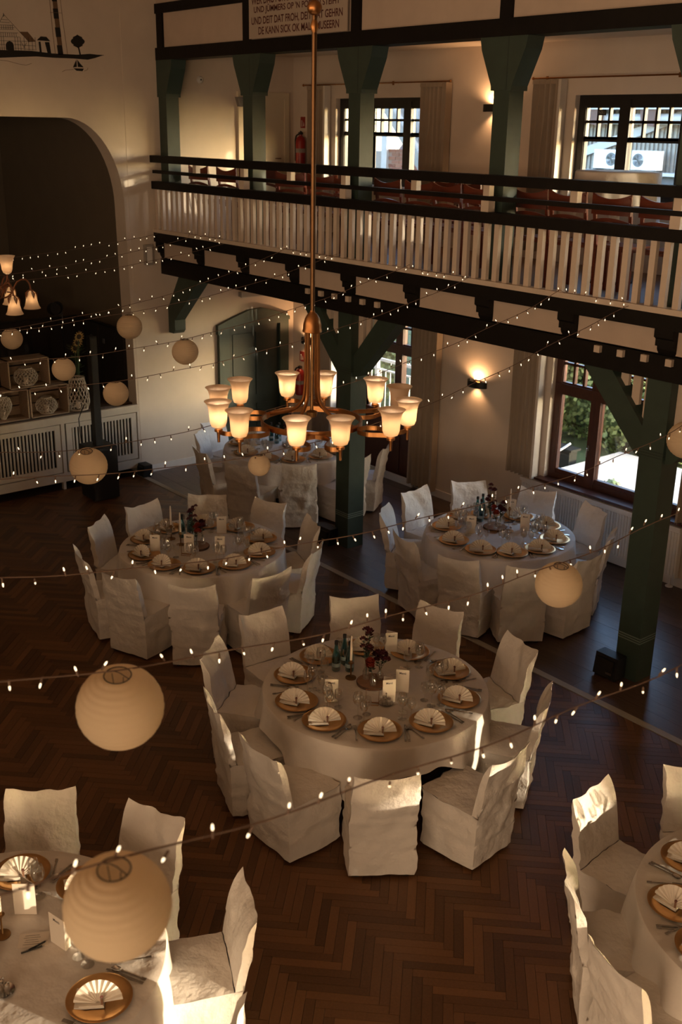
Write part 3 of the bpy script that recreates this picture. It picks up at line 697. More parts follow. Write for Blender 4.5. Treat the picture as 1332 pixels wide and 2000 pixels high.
L += [[(x, 41), (x, 50)] for x in range(4, 32, 4)]+[[(x, 58), (x, 66)] for x in range(2, 38, 4)]+[[(x, 67), (x, 97)] for x in (2, 6, 10, 31, 36, 41, 48, 56, 63, 69)]+[[(42, 78), (47, 90)], [(52, 80), (46, 92)], [(4, 50), (30, 50)]]
strokes(L, .8).obj('timber_lines', MURAL, mu)
decal(decal(decal(MB(), [(147, 118), (139, 137), (147, 136)]), [(148.5, 118), (149, 136), (161, 137), (154, 128)]), [(140, 139), (161, 140), (158, 146), (146, 145)]).obj('sailboat', MURAL, mu)
strokes([[(-40, 118), (0, 119), (14, 121), (34, 128), (48, 131), (59, 127)], [(117, 147), (124, 143), (140, 142)], [(161, 146), (168, 143), (169, 138)]], .9).obj('wave_lines', MURALB, mu)
# ================================================================== TABLES
# cover of a chair: local +y looks at the table, the back stands at -y
def cover(seed):
    R_ = random.Random(seed); w = .232; H = .895
    cre = [R_.uniform(.22, .30), R_.uniform(.44, .52), R_.uniform(.62, .72)]; tilt = [R_.uniform(-.12, .12) for _ in cre]; ear = [R_.uniform(.02, .05), R_.uniform(.02, .05)]
    off = R_.uniform(0, 50); lean = R_.uniform(.075, .10)
    def disp(p):
        p = Vector(p); q = p*5+Vector((off, off*.3, 0)); n = noise.noise(q)*.018+noise.noise(q*2.6)*.011
        c = 0
        for z0, t_ in zip(cre, tilt):
            d = (p.z-z0-t_*p.x)/.018; c += math.exp(-d*d)*.009
        c += max(0, noise.noise(Vector((p.x*9+p.y*9, p.z*3+off, off)))-.2)*.05
        k = n+c; d = Vector((p.x, p.y+.02, 0)); d = d.normalized() if d.length > .02 else Vector((0, 0, 0))
        return tuple(p+d*k+Vector((0, 0, n*.5)))
    yb = lambda z: -.235-(lean*max(0, (z-.44)/.48) if z > .44 else -.012*(.44-z)/.44)
    top = lambda s: H+(ear[0] if s < 0 else ear[1])*abs(s)**2.2
    ww = lambda z: w*(1.0-.03*max(0, z-.44)/.45)
    hem = lambda s: .028+.010*noise.noise(Vector((s*2.1, off, 3)))
    mb = MB()
    def ob(u, v):
        s = 2*u-1; z = hem(s)+(top(s)-hem(s))*v; return disp((s*ww(z), yb(z)-.022*(1-s*s)*(1 if z > .5 else z/.5), z))
    def ib(u, v):
        s = 2*u-1; z = .475+(top(s)-.475)*v; th = .055*(1-v**6); return disp((s*ww(z), yb(z)+th-.020*(1-s*s)*v, z))
    mb.grid(ob, 16, 40); mb.grid(ib, 14, 12)
    for s in (-1, 1):
        def sd(u, v):
            z = .475+(top(s)-.475)*v; return disp((s*ww(z), yb(z)+.055*(1-v**6)*u, z))
        mb.grid(sd, 3, 12)
    P = [(-w, -.235), (-w-.004, -.1), (-w-.006, .05), (-w-.006, .2), (-w+.004, .245), (-w+.05, .262), (-.08, .27), (.08, .27), (w-.05, .262), (w-.004, .245), (w+.006, .2), (w+.006, .05), (w+.004, -.1), (w, -.235)]
    def rim(u):
        s = u*(len(P)-1); i = min(int(s), len(P)-2); f = s-i; return (P[i][0]*(1-f)+P[i+1][0]*f, P[i][1]*(1-f)+P[i+1][1]*f)
    def skirt(u, v):
        x, y = rim(u); z = .475+(hem(3*u+2)-.475)*v; k = 1+.05*v*(1-abs(2*u-1)**8); return disp((x*k, y*k if y > 0 else (yb(z) if y < -.2 else y), z))
    mb.grid(skirt, 39, 22)
    def seat(u, v):
        s = 2*u-1; yy = -.18+.445*v; x = s*(w+.004-(.03*max(0, v-.9)*10*s*s)); return disp((x, yy, .475+.012*(1-s*s)*sin(pi*v)))
    mb.grid(seat, 14, 14)
    mb.grid(lambda u, v: disp(((2*u-1)*w, yb(.475)+.055*v, .475)), 14, 1)
    return mb.mesh('fabric_cover', FABRIC, True, True, 38)
COVERS = [cover(k) for k in range(6)]
LEGM = MB().bb((-.016, -.016, 0), (.016, .016, .44)).mesh('leg', BLACKW)
HOURS = ['twelve', 'one', 'two', 'three', 'four', 'five', 'six', 'seven', 'eight', 'nine', 'ten', 'eleven']
def clock(c, pts):
    v = Vector((c[0], c[1])).normalized(); used = set(); out = []
    for p in pts:
        a = (math.degrees(atan2(v.y, v.x)-atan2(p[1]-c[1], p[0]-c[0]))/30) % 12; h = round(a) % 12
        if h in used: h = min((q for q in range(12) if q not in used), key=lambda q: min((q-a) % 12, (a-q) % 12))
        used.add(h); out.append(HOURS[h])
    return out
def chair(x, y, ang, lab, k, grp):
    t = thing('covered_chair', lab, 'chair', (x, y, 0), rad(ang)+pi/2, grp)
    inst('fabric_cover', COVERS[k % 6], t)
    for a, b in ((-.175, -.185), (.175, -.185), (-.175, .195), (.175, .195)): inst('leg', LEGM, t, (a, b, 0))
    return t
ch_n = [0]
def seats(T, pts, extra=None):
    nm, c = T['name'], T['c']; hs = clock(c, [p[:2] for p in pts]); T['hours'] = hs; T['angs'] = []
    for (x, y, *nn), h in zip(pts, hs):
        a = math.degrees(atan2(y-c[1], x-c[0])); b = nn[0] if nn else a
        T['angs'].append(a)
        chair(x-.30*cos(rad(b)), y-.30*sin(rad(b)), b, "white covered chair at the %s o'clock seat of the %s" % (h, nm), ch_n[0], 'chairs at the '+nm); ch_n[0] += 1

def tablecloth(R, size, rot, seed, low):
    R_ = random.Random(seed); ph = R_.uniform(0, 6); ZT = .762
    def drop(a):
        a -= rot; m = size/2/max(abs(cos(a)), abs(sin(a))); return min(max(m-R, .16), low)
    N = 180; mb = MB(); V = []; F = []
    rows = [(0.0, 0, 0)]; V.append((0, 0, ZT))
    rad_ = [R*.25, R*.5, R*.75, R*.93, R]
    for r in rad_:
        for k in range(N):
            a = 2*pi*k/N; V.append((r*cos(a), r*sin(a), ZT+.0015*noise.noise(Vector((r*cos(a)*4, r*sin(a)*4, seed)))*(r < R)))
    S_ = [.012, .05, .12, .22, .34, .46, .6, .74, .87, 1.0]
    for s in S_:
        for k in range(N):
            a = 2*pi*k/N; d = drop(a); am = .045*min(1, d/.5)*s**.8
            f = am*(sin(13*a+ph+.8*sin(3*a))+.5*sin(22*a+2.1*ph))+.02*noise.noise(Vector((cos(a)*3, sin(a)*3, s*2+seed)))*s
            r = R+.010*min(1, s*14)+.025*s+f
            V.append((r*cos(a), r*sin(a), ZT-.006*(s > .02)-d*s*(1 if s > .02 else .3)))
    F += [(0, 1+k, 1+(k+1) % N) for k in range(N)]
    for i in range(len(rad_)+len(S_)-1):
        a0, b0 = 1+i*N, 1+(i+1)*N; F += [(a0+k, a0+(k+1) % N, b0+(k+1) % N, b0+k) for k in range(N)]
    return mb.add(V, F).mesh('tablecloth', CLOTH, True, False, 60)
# --- place setting meshes (shared)
PLATE = MB().lathe([(.001, .004), (.09, .004), (.105, .008), (.155, .017), (.168, .019), (.170, .0205), (.166, .0225), (.152, .021), (.108, .012), (.098, .0085), (.001, .0085)], 40).mesh('plate', GOLD, True, sharp=50)
def napkin_base(): return MB().box((-.045, .0, .0175), (.15, .135, .012)).box((-.035, -.005, .0265), (.12, .12, .006)).mesh('napkin_fold', NAPKIN)
def fan(n_=11, r=.125, tilt=52):
    V = []; F = []; T_ = rad(tilt)
    for layer in (0, 1):
        for k in range(2*n_+1):
            a = pi*(.03+.94*k/(2*n_)); off = .009*(k % 2)-.0045+layer*.003
            for q in (.08, .55, 1.0):
                x, h = r*q*cos(a), r*q*sin(a)*.92; dep = off*(.25+q)
                V.append((x, -.05-dep*sin(T_)+h*cos(T_)*.9-.0, .030+h*sin(T_)+dep*cos(T_)))
    m = 2*n_+1
    for layer in (0, 1):
        b = layer*m*3
        for k in range(m-1):
            for q in range(2): F.append((b+k*3+q, b+k*3+q+1, b+(k+1)*3+q+1, b+(k+1)*3+q))
    b = m*3
    for k in range(m-1): F.append((k*3+2, b+k*3+2, b+(k+1)*3+2, (k+1)*3+2))
    return MB().add(V, F).mesh('napkin_fan', NAPKIN)
NBASE, NFAN = napkin_base(), fan()
TAGM = MB().box((.02, -.062, .05), (.012, .003, .055), M=None).mesh('ribbon_tag', mat('ribbon', (.22, .11, .06), .7))
SEAL = MB().lathe([(.009, 0), (.009, .004), (.001, .005)], 10, (.02, -.058, .075), M=Matrix.Rotation(rad(60), 3, 'X')).mesh('wax_seal', mat('wax_red', (.10, .025, .018), .4))
FORK = MB().bar((0, -.10, .004), (0, .03, .006), .008, .003).box((0, .05, .007), (.022, .03, .003))
for k in range(4): FORK.bar((-.009+.006*k, .062, .007), (-.009+.006*k, .10, .0055), .0028, .0025)
FORK = FORK.box((0, -.10, .005), (.014, .03, .004)).mesh('dinner_fork', STEEL)
KNIFE = MB().bar((0, -.115, .005), (0, .0, .006), .011, .006).prism([(-.008, 0), (.009, 0), (.010, .08), (.004, .11), (-.006, .11)], 'z', .004, .0065).box((0, -.11, .005), (.015, .025, .006)).mesh('dinner_knife', STEEL)
SPOON = MB().bar((0, -.115, .004), (0, .03, .007), .008, .003).box((0, -.11, .005), (.015, .028, .004))
SPOON.shell([(.001, .002), (.012, .004), (.019, .011)], 16, (0, 0, 0), M=Matrix.Translation((0, 0, 0)).to_3x3()); n0 = len(SPOON.v)-48
SPOON.v = SPOON.v[:n0]+[(x, y*1.6+.058, z) for x, y, z in SPOON.v[n0:]]
SPOON = SPOON.mesh('soup_spoon', STEEL, True)
def goblet(h, rb, rm, foot, bh):
    p = [(foot, 0), (foot, .003), (.006, .008), (.004, .02), (.004, h-bh-.01), (.008, h-bh), (rb*.75, h-bh*.82), (rb, h-bh*.55), (rb*.94, h-bh*.25), (rm, h), (rm-.0015, h), (rb*.92, h-bh*.3), (rb*.95, h-bh*.55), (rb*.7, h-bh*.78), (.001, h-bh*.97)]
    return MB().lathe(p, 20).mesh('wine_glass', GLASS, True, sharp=60)
GL_BIG, GL_SM, GL_WA = goblet(.215, .042, .032, .036, .11), goblet(.19, .034, .027, .033, .09), goblet(.15, .036, .031, .033, .085)
TZ = .7645
def setting(T, a, h, r, seed, turn=0.0, full=True, glasses=True):
    nm = T['name']; R_ = random.Random(seed); c = T['c']
    Rz = rad(a)+pi/2                                       # local +y points to the middle of the table
    ux, uy = cos(rad(a)), sin(rad(a)); rx, ry = cos(Rz), sin(Rz)
    def at(s, d): return (c[0]+ux*(r-d)+rx*s, c[1]+uy*(r-d)+ry*s, TZ)   # s to the right of the sitter, d towards the middle
    w = "at the %s o'clock seat of the %s" % (h, nm)
    t = thing('charger_plate', 'gold charger plate '+w, 'plate', at(0, 0), Rz, 'gold plates on the '+nm); inst('plate', PLATE, t)
    n_ = thing('folded_napkin', 'cream napkin folded as a fan '+w, 'napkin', at(0, 0), rad(T['face']+90)+R_.uniform(-.45, .45)+turn, 'fan napkins on the '+nm)
    inst('napkin_fold', NBASE, n_); inst('napkin_fan', NFAN, n_); inst('ribbon_tag', TAGM, n_, label='brown ribbon tag'); inst('wax_seal', SEAL, n_, label='dark red seal')
    if not full: return
    for nme, me, s, cat in (('dinner_fork', FORK, -.184, 'fork'), ('dinner_knife', KNIFE, .186, 'knife'), ('soup_spoon', SPOON, .209, 'spoon')):
        tag(inst(nme, me, None, at(s+R_.uniform(-.003, .003), -.02+R_.uniform(-.01, .01)), Rz+R_.uniform(-.05, .05)), 'steel %s %s' % (nme.replace('_', ' '), w), cat, '%ss on the %s' % (cat, nm))
    if glasses:
        for me, s, d, lb in ((GL_BIG, .17, .20, 'tall wine glass'), (GL_SM, .245, .17, 'slim wine glass'), (GL_WA, .19, .285, 'short water goblet')):
            tag(inst('wine_glass', me, None, at(s+R_.uniform(-.01, .01), d+R_.uniform(-.01, .01)), 0), lb+' '+w, 'glass', 'glasses on the '+nm)
TAP = MB().lathe([(.011, 0), (.010, .14), (.007, .225), (.002, .235)], 12).mesh('taper', WAX, True); WICK = MB().tube([(0, 0, .232), (.001, 0, .246)], .0015, 5).mesh('wick', INK)
CST = MB().lathe([(.045, 0), (.045, .006), (.006, .010), (.005, .10), (.013, .118), (.022, .125), (.024, .128), (.012, .13), (.011, .15), (.001, .15)], 20).mesh('candlestick', BRASSD, True)
def candle(x, y, lab, hz=1.0):
    t = thing('taper_candle', lab, 'candle', (x, y, TZ)); a = inst('candlestick', CST, t); a.scale = (1, 1, hz)
    inst('taper', TAP, t, (0, 0, .135*hz)); inst('wick', WICK, t, (0, 0, .135*hz))
BOT = MB().lathe([(.001, .002), (.034, .002), (.037, .008), (.037, .10), (.034, .14), (.017, .205), (.014, .23), (.014, .255), (.012, .255), (.012, .23), (.015, .2), (.031, .14), (.034, .1), (.034, .01), (.001, .008)], 22).mesh('bottle_glass', BOTTLE, True, sharp=60)
WAT = MB().lathe([(.001, .009), (.033, .01), (.033, .1), (.03, .138), (.001, .138)], 18).mesh('water', WATERG, True)
CAP = MB().lathe([(.0155, .238), (.0155, .268), (.001, .27)], 14).mesh('cap', BLACKP); LBL = MB().shell([(.0375, .042), (.0375, .075)], 22).mesh('paper_label', mat('bottle_label', (.30, .40, .42), .6))
def bottle(x, y, lab, grp):
    t = thing('water_bottle', lab, 'bottle', (x, y, TZ), rnd.random()*6, grp)
    for n_, m_ in (('bottle_glass', BOT), ('water', WAT), ('cap', CAP), ('paper_label', LBL)): inst(n_, m_, t)
MENUTXT = text_mesh('Menü', INK, 'lettering')
def menu(x, y, rz, lab, w=.105, h=.20, open_=38, grp=None):
    t = thing('menu_card', lab, 'card', (x, y, TZ), rz, grp)
    a = rad(open_); d = (w*cos(a), w*sin(a)); n = (-sin(a)*.0018, cos(a)*.0018)   # front leaf along +x, rear leaf swung back from its right edge
    MB().bb((-w, -.0009, 0), (0, .0009, h)).obj('front_leaf', CARD, t)
    MB().prism([(0, 0), (-d[0], d[1]), (-d[0]+n[0]*-1, d[1]+n[1]), (0, .0018)], 'z', 0, h-.002).obj('rear_leaf', CARD, t)
    inst('lettering', fit_text(MENUTXT.copy(), (-w/2-.026, -.0013, h*.80), (1, 0, 0), (0, 0, 1), .052, .018), t)
def card_holder(x, y, rz, lab):
    t = thing('card_holder', lab, 'card holder', (x, y, TZ), rz)
    MB().tube([(-.05, -.02, .004), (.05, -.02, .004), (.05, .02, .004), (-.05, .02, .004)], .003, 6, closed=True).obj('base_frame', BRASS, t)
    MB().tube([(-.05, 0, .004), (-.05, 0, .13), (.05, 0, .13), (.05, 0, .004)], .0025, 6).obj('wire_frame', BRASS, t)
    MB().box((0, 0, .018), (.1, .004, .004)).obj('clip_bar', BRASS, t)
def cruet(x, y, lab):
    t = thing('cruet_set', lab, 'salt and pepper set', (x, y, TZ))
    MB().lathe([(.001, .003), (.045, .003), (.056, .012), (.058, .012), (.047, 0), (.001, 0)], 20).obj('tray', STEEL, t, smooth=True)
    for k, (a, b) in enumerate(((-.02, .0), (.02, .012), (.004, -.022))):
        j = MB().lathe([(.015, .004), (.016, .04), (.013, .05)], 12, (a, b, 0)).obj('shaker', GLASS, t, smooth=True)
        MB().lathe([(.0145, .05), (.014, .062), (.001, .068)], 12, (a, b, 0)).obj('shaker_cap', STEEL, j)
    MB().tube([(0, 0, .01), (0, 0, .09)], .003, 6).ball((0, 0, .092), .007).obj('handle', STEEL, t)
def pens(x, y, rz, lab, grp):
    for k in range(2):
        t = thing('ballpoint_pen', lab % ('upper' if k else 'lower'), 'pen', (x-.01*k, y+.028*k, TZ+.006), rz+.25*k, grp)
        MB().tube([(-.06, 0, 0), (.055, 0, 0)], .0045, 8).obj('barrel', BLACKP, t); MB().tube([(.055, 0, 0), (.07, 0, 0)], [.004, .001], 8).obj('tip', STEEL, t); MB().box((-.04, 0, .006), (.04, .003, .002)).obj('clip', STEEL, t)
def paper_slip(x, y, rz, lab):
    t = thing('printed_slip', lab, 'paper', (x, y, TZ), rz)
    MB().box((0, 0, .001), (.16, .11, .0012)).obj('sheet', CARD, t)
    mb = MB()
    for k in range(5): mb.box((-.01, -.035+.017*k, .0018), (.09-.012*(k % 3), .0022, .0004))
    mb.obj('print_lines', INK, t, kind='stuff')
RED, DRED, PEACH, DGREEN = mat('petal_red', (.28, .03, .012), .6, var=.2), mat('petal_dark', (.095, .014, .020), .7, var=.3), mat('petal_blush', (.42, .22, .16), .7), mat('stem_green', (.03, .05, .025), .6, var=.3)
def bloom(mb, c, r, R_, n_=3):
    for ring in range(n_):
        k = 6+2*ring; q = (ring+1)/n_
        for i in range(k):
            an = 2*pi*i/k+ring*.4; e = pi/2*(1-q*.8); d = Vector((cos(an)*cos(e), sin(an)*cos(e), sin(e)))*r; s_ = Vector((-sin(an), cos(an), 0))*r*.42; cc = Vector(c)
            mb.add([cc+d*.25, cc+d*.7+s_, cc+d*1.0+Vector((0, 0, r*.15)), cc+d*.7-s_], [(0, 1, 2, 3)])
def centre(x, y, lab, seed, tall=1.0):
    R_ = random.Random(seed)
    t = thing('wood_slice', 'round wood slice carrying the small vases, '+lab, 'tray', (x, y, TZ))
    MB().lathe([(.13, .002), (.133, .02), (.13, .024)], 28).obj('bark_edge', BARK, t); MB().lathe([(.127, .0235), (.127, .0255)], 28).obj('cut_face', WOODSL, t)
    for k, (a, b, h, kind) in enumerate(((-.06, -.02, .13, 'tall dark'), (.02, .06, .10, 'red'), (.06, -.05, .09, 'bright red'))):
        v = thing('flower_vase', 'small clear bottle vase with %s flowers, %s' % (kind, lab), 'vase', (x+a, y+b, TZ+.0265))
        MB().lathe([(.028, 0), (.030, .01), (.028, h*.55), (.013, h*.8), (.013, h), (.016, h+.004), (.012, h), (.011, h*.8), (.026, h*.5), (.026, .01), (.001, .008)], 16).obj('glass', GLASS, v, smooth=True, sharp=60)
        st_, lf, fl = MB(), MB(), MB(); top = (.30*tall, .17, .16)[k]
        for i in range((12, 5, 4)[k]):
            an = R_.random()*6.3; sp = R_.uniform(.01, (.06, .055, .05)[k]); z = h+top*R_.uniform(.35, 1)
            e = (cos(an)*sp, sin(an)*sp, z); st_.tube([(0, 0, .02), (cos(an)*.006, sin(an)*.006, h), e], .0018, 4)
            bloom(fl, e, (.034, .046, .040)[k]*R_.uniform(.7, 1.15), R_, (2, 3, 3)[k])
            for q in range(3):
                f = R_.uniform(.3, .95); c = Vector((e[0]*f, e[1]*f, h+(z-h)*f)); a2 = R_.random()*6.3; d = Vector((cos(a2), sin(a2), .4))*.035; s_ = Vector((-sin(a2), cos(a2), 0))*.012
                lf.add([c, c+d*.5+s_, c+d, c+d*.5-s_], [(0, 1, 2, 3)])
        st_.obj('stems', DGREEN, v, kind='stuff'); lf.obj('leaves', DGREEN, v, kind='stuff'); fl.obj('blossoms', (DRED, DRED, RED)[k], v, kind='stuff')
def tealight(x, y, lab):
    t = thing('tea_light', lab, 'candle', (x, y, TZ))
    MB().lathe([(.022, 0), (.03, .06), (.029, .06), (.02, .004), (.001, .003)], 16).obj('amber_glass', glassy('amber', (.9, .45, .15), .05), t, smooth=True)
    MB().lathe([(.018, .004), (.018, .02), (.001, .02)], 12).obj('wax', WAX, t); MB().ball((0, 0, .032), .006, 8, 6, 2).obj('flame', FLAME, t)
def table(T):
    t = thing('round_table', 'round banquet table hidden under the cloth of the '+T['name'], 'table', (T['c'][0], T['c'][1], 0))
    MB().lathe([(T['R']-.01, .735), (T['R']-.01, .757)], 48).obj('tabletop', mat('table_board', (.15, .1, .07), .6), t)
    for k in range(4):
        a = k*pi/2+.5; MB().tube([(cos(a)*.35, sin(a)*.35, .735), (cos(a)*.42, sin(a)*.42, .0)], .018, 8).obj('leg', DARKM, t)
    MB().tube([(.37*cos(a*pi/8), .37*sin(a*pi/8), .45) for a in range(16)], .012, 6, closed=True).obj('brace_ring', DARKM, t)
    tag(inst('tablecloth', tablecloth(T['R'], T['size'], T['rot'], T['seed'], T['low']), None, (T['c'][0], T['c'][1], 0)), 'white round-draped tablecloth on the '+T['name'], 'tablecloth', None)
    seats(T, T['chairs'])
TT = [
 dict(name='front middle table', c=(-5.67, 5.09), R=.905, size=2.22, rot=rad(-17), seed=1, low=.42, face=-49, chairs=[(-6.85, 5.86), (-6.21, 6.34, 106), (-5.31, 6.39), (-4.56, 5.86, 33), (-4.18, 5.02, 6), (-4.53, 4.19, -36), (-5.33, 3.72, -88), (-6.05, 3.79, -108), (-6.78, 4.26, -144), (-7.12, 5.0, -184)]),
 dict(name='left middle table', c=(-9.12, 5.64), R=.875, size=2.6, rot=rad(20), seed=2, low=.60, face=-60, chairs=[(-10.29, 5.57), (-10.13, 6.35), (-9.51, 6.8), (-8.7, 6.8), (-8.07, 6.34), (-7.80, 5.59), (-8.0, 4.82, -40), (-8.65, 4.40), (-9.37, 4.36, -102), (-10.08, 4.9, -142)]),
 dict(name='right window table', c=(-7.46, 8.49), R=.83, size=2.5, rot=rad(35), seed=3, low=.58, face=-45, chairs=[(-8.80, 8.45), (-8.65, 9.21, 154), (-7.91, 9.64), (-7.1, 9.69), (-6.45, 9.14, 30), (-6.17, 8.43, 3), (-6.40, 7.75), (-6.97, 7.34), (-7.73, 7.29), (-8.53, 7.74)]),
 dict(name='far door table', c=(-11.62, 8.64), R=.90, size=2.3, rot=rad(10), seed=4, low=.45, face=-55, chairs=[(-12.95, 8.25, 195), (-12.57, 7.78, -140), (-11.77, 7.30, -100), (-10.95, 7.36, -66), (-10.45, 7.95, -34), (-10.25, 8.75, 4), (-10.45, 9.42, 34)]),
 dict(name='near left table', c=(-4.69, 1.52), R=.91, size=2.5, rot=rad(30), seed=5, low=.5, face=-20, chairs=[(-5.77, 2.28), (-5.12, 2.74), (-4.11, 2.76, 66), (-3.40, 2.15, 32)]),
 dict(name='near right table', c=(-2.16, 5.27), R=.91, size=2.5, rot=rad(15), seed=6, low=.5, face=-70, chairs=[(-2.62, 6.50), (-3.27, 5.93, 145), (-3.55, 5.13), (-3.07, 4.36, -135), (-2.5, 4.0)]),
]
for i, T in enumerate(TT):
    table(T)
    for k, (a, h) in enumerate(zip(T['angs'], T['hours'])):
        T['seat%d' % k] = a
        setting(T, a, h, T['R']-.225, 100*i+k)
T1, T2, T3, T4, T5, T6 = [T['name'] for T in TT]
for x, y, w in ((-6.09, 5.02, 'left front'), (-6.01, 5.10, 'right front'), (-6.14, 5.15, 'rear')): bottle(x, y, 'teal water bottle, %s of three on the %s' % (w, T1), 'bottles on the '+T1)
for x, y, w in ((-9.47, 5.60, 'left front'), (-9.38, 5.65, 'right front'), (-9.53, 5.74, 'rear')): bottle(x, y, 'teal water bottle, %s of three on the %s' % (w, T2), 'bottles on the '+T2)
for x, y, w in ((-7.95, 8.63, 'left front'), (-7.86, 8.60, 'right front'), (-7.98, 8.75, 'rear')): bottle(x, y, 'teal water bottle, %s of three on the %s' % (w, T3), 'bottles on the '+T3)
for x, y, w in ((-12.0, 8.62, 'left'), (-11.92, 8.70, 'middle'), (-11.84, 8.6, 'right')): bottle(x, y, 'teal water bottle, %s of three on the %s' % (w, T4), 'bottles on the '+T4)
candle(-5.91, 5.03, 'white taper candle on a brass stick, '+T1, 1.1); candle(-9.5, 5.48, 'left white taper candle on the '+T2, 1.1); candle(-9.29, 5.47, 'right white taper candle on the '+T2)
candle(-7.84, 8.80, 'white taper candle behind the bottles on the '+T3, 1.1); candle(-7.66, 8.86, 'white taper candle behind the flowers on the '+T3, 1.2); candle(-4.83, 1.62, 'white taper candle on brass stick on the '+T5, 1.1)
centre(-5.73, 5.11, T1, 11); centre(-9.12, 5.57, T2, 12); centre(-7.60, 8.56, T3, 13, 1.15); centre(-11.6, 8.68, T4, 14); centre(-4.75, 1.42, T5, 15)
F_ = rad(40)
for x, y, r_, w, T in ((-5.67, 4.70, 50, 'beside the brass card holder at left', T1), (-5.44, 5.24, 42, 'in front of the rear right plates', T1), (-5.40, 5.06, 62, 'right of the salt set', T1), (-6.0, 5.62, 60, 'behind the red flowers', T1),
        (-9.02, 5.47, 45, 'right of the brass card holder', T2), (-8.78, 5.70, 50, 'at the right side', T2), (-9.22, 5.18, 50, 'at the left front', T2), (-9.28, 6.05, 60, 'behind the flowers', T2),
        (-7.62, 8.27, 45, 'in front of the bottles', T3), (-7.30, 8.80, 45, 'right of the salt set', T3), (-7.74, 9.06, 40, 'behind the flowers', T3), (-11.3, 8.5, 40, 'near the pillar', T4), (-11.9, 8.3, 50, 'near the wall', T4)):
    menu(x, y, rad(r_), 'folded cream menu card %s on the %s' % (w, T))
menu(-4.87, 1.84, rad(52), 'tall cream menu card near the far plate of the '+T5, .125, .21); menu(-4.50, 1.84, rad(14), 'open folded white menu card in the middle of the '+T5, .125, .20, 75)
card_holder(-5.48, 4.89, F_+.1, 'empty brass card holder in front of the flowers on the '+T1); card_holder(-9.0, 5.36, F_, 'empty brass card holder on the '+T2); card_holder(-7.52, 8.43, F_, 'empty brass card holder on the '+T3)
cruet(-5.42, 4.98, 'salt and pepper set on a steel tray on the '+T1); cruet(-7.43, 8.60, 'salt and pepper set on a steel tray on the '+T3); cruet(-4.43, 1.46, 'salt and pepper set on a steel tray on the '+T5); cruet(-8.95, 5.75, 'salt and pepper set on a steel tray on the '+T2)
pens(-5.63, 5.31, rad(70), 'black ballpoint pen, %s of two on the '+T1, 'pens on the '+T1); pens(-4.62, 1.70, rad(80), 'black ballpoint pen, %s of two on the '+T5, 'pens on the '+T5); pens(-7.62, 8.82, rad(60), 'black ballpoint pen, %s of two on the '+T3, 'pens on the '+T3)
paper_slip(-5.70, 5.36, rad(70), 'printed slip beside the pens on the '+T1); paper_slip(-4.69, 1.74, rad(60), 'printed slip under the pens on the '+T5)
tealight(-8.15, 8.42, 'glowing amber tea light at the left of the '+T3)
# ================================================================== CHANDELIERS
SHADEM = MB().shell([(.018, 0), (.040, .010), (.049, .035), (.052, .075), (.055, .110), (.063, .138), (.077, .155), (.080, .158), (.076, .1575), (.061, .141), (.053, .111), (.050, .075), (.047, .036), (.038, .013), (.018, .003)], 28).mesh('lamp_shade', SHADE, True, sharp=70)
CUPM = MB().lathe([(.001, -.075), (.008, -.072), (.010, -.02), (.012, -.012), (.024, -.008), (.024, .004), (.018, .008), (.001, .010)], 16).mesh('lamp_holder', BRASS, True)
BULBM = MB().ball((0, 0, .06), .017, 10, 6, 1.5).mesh('bulb', FILAMENT, True)
def chandelier(cx, cy, z, label, power, hot):
    t = thing('brass_chandelier', label, 'chandelier', (cx, cy, z))
    N = 48; ring = MB(); R_ = .30
    ring.tube([(R_*cos(2*pi*k/N), R_*sin(2*pi*k/N), 0) for k in range(N)], 0, closed=True, flat=(.005, .017)).obj('ring', BRASS, t)
    MB().tube([(0, 0, .62), (0, 0, CEIL-z)], .014, 10).obj('stem', mat('brass_stem', (.14, .075, .035), .4, 1.0, var=.15), t, smooth=True)
    MB().ball((0, 0, 2.25), .04, 16, 10).lathe([(.014, -.03), (.024, 0), (.014, .03)], 14, (0, 0, 2.16)).obj('stem_ball', BRASS, t, smooth=True)
    MB().lathe([(.055, .535), (.058, .54), (.056, .55), (.054, .555), (.053, .58), (.044, .615), (.028, .64), (.016, .65), (.014, .66)], 24).obj('dome', BRASS, t, smooth=True)
    MB().lathe([(.001, .02), (.03, .03), (.034, .05), (.034, .06), (.01, .07), (.008, .56)], 14).obj('centre_tube', BRASSD, t)
    for k in range(4):
        a = k*pi/2+.35; u = Vector((cos(a), sin(a), 0))
        MB().tube(spline([u*.04+Vector((0, 0, .54)), u*.042+Vector((0, 0, .36)), u*.046+Vector((0, 0, .20)), u*.07+Vector((0, 0, .11)), u*.15+Vector((0, 0, .045)), u*.298+Vector((0, 0, .005))], 6), .011, 8).obj('support_rod', BRASS, t, smooth=True)
    for k in range(6):
        A = rad(30+60*k-4)
        P = lambda r, d: (r*cos(A+rad(d)), r*sin(A+rad(d)), -.012)
        for s in (-1, 1):
            d0 = 12 if k % 3 else 13
            pts = spline([P(.302, 0), P(.335, s*9), P(.40, s*11), P(.46, s*7), P(.515, s*4.5), P(.56, s*7), P(.575, s*d0)], 6)
            arm = MB().tube(pts, 0, flat=(.0035, .013)).obj('curled_arm', BRASS, t)
            e = P(.58, s*d0); hh = hot[2*k+(0 if s < 0 else 1)]
            inst('lamp_holder', CUPM, arm, (e[0], e[1], 0))
            inst('lamp_shade', SHADEM, arm, (e[0], e[1], .012), label='bell shade of frosted glass, %s' % ('glowing white' if hh == 2 else 'glowing dim peach' if hh else 'unlit'))
            if hh:
                inst('bulb', BULBM, arm, (e[0], e[1], .012))
                lamp('shade_lamp', 'POINT', (e[0], e[1], .085), power*(1.0 if hh == 2 else .45), (1.0, .76, .52), .018, parent=t)
    return t
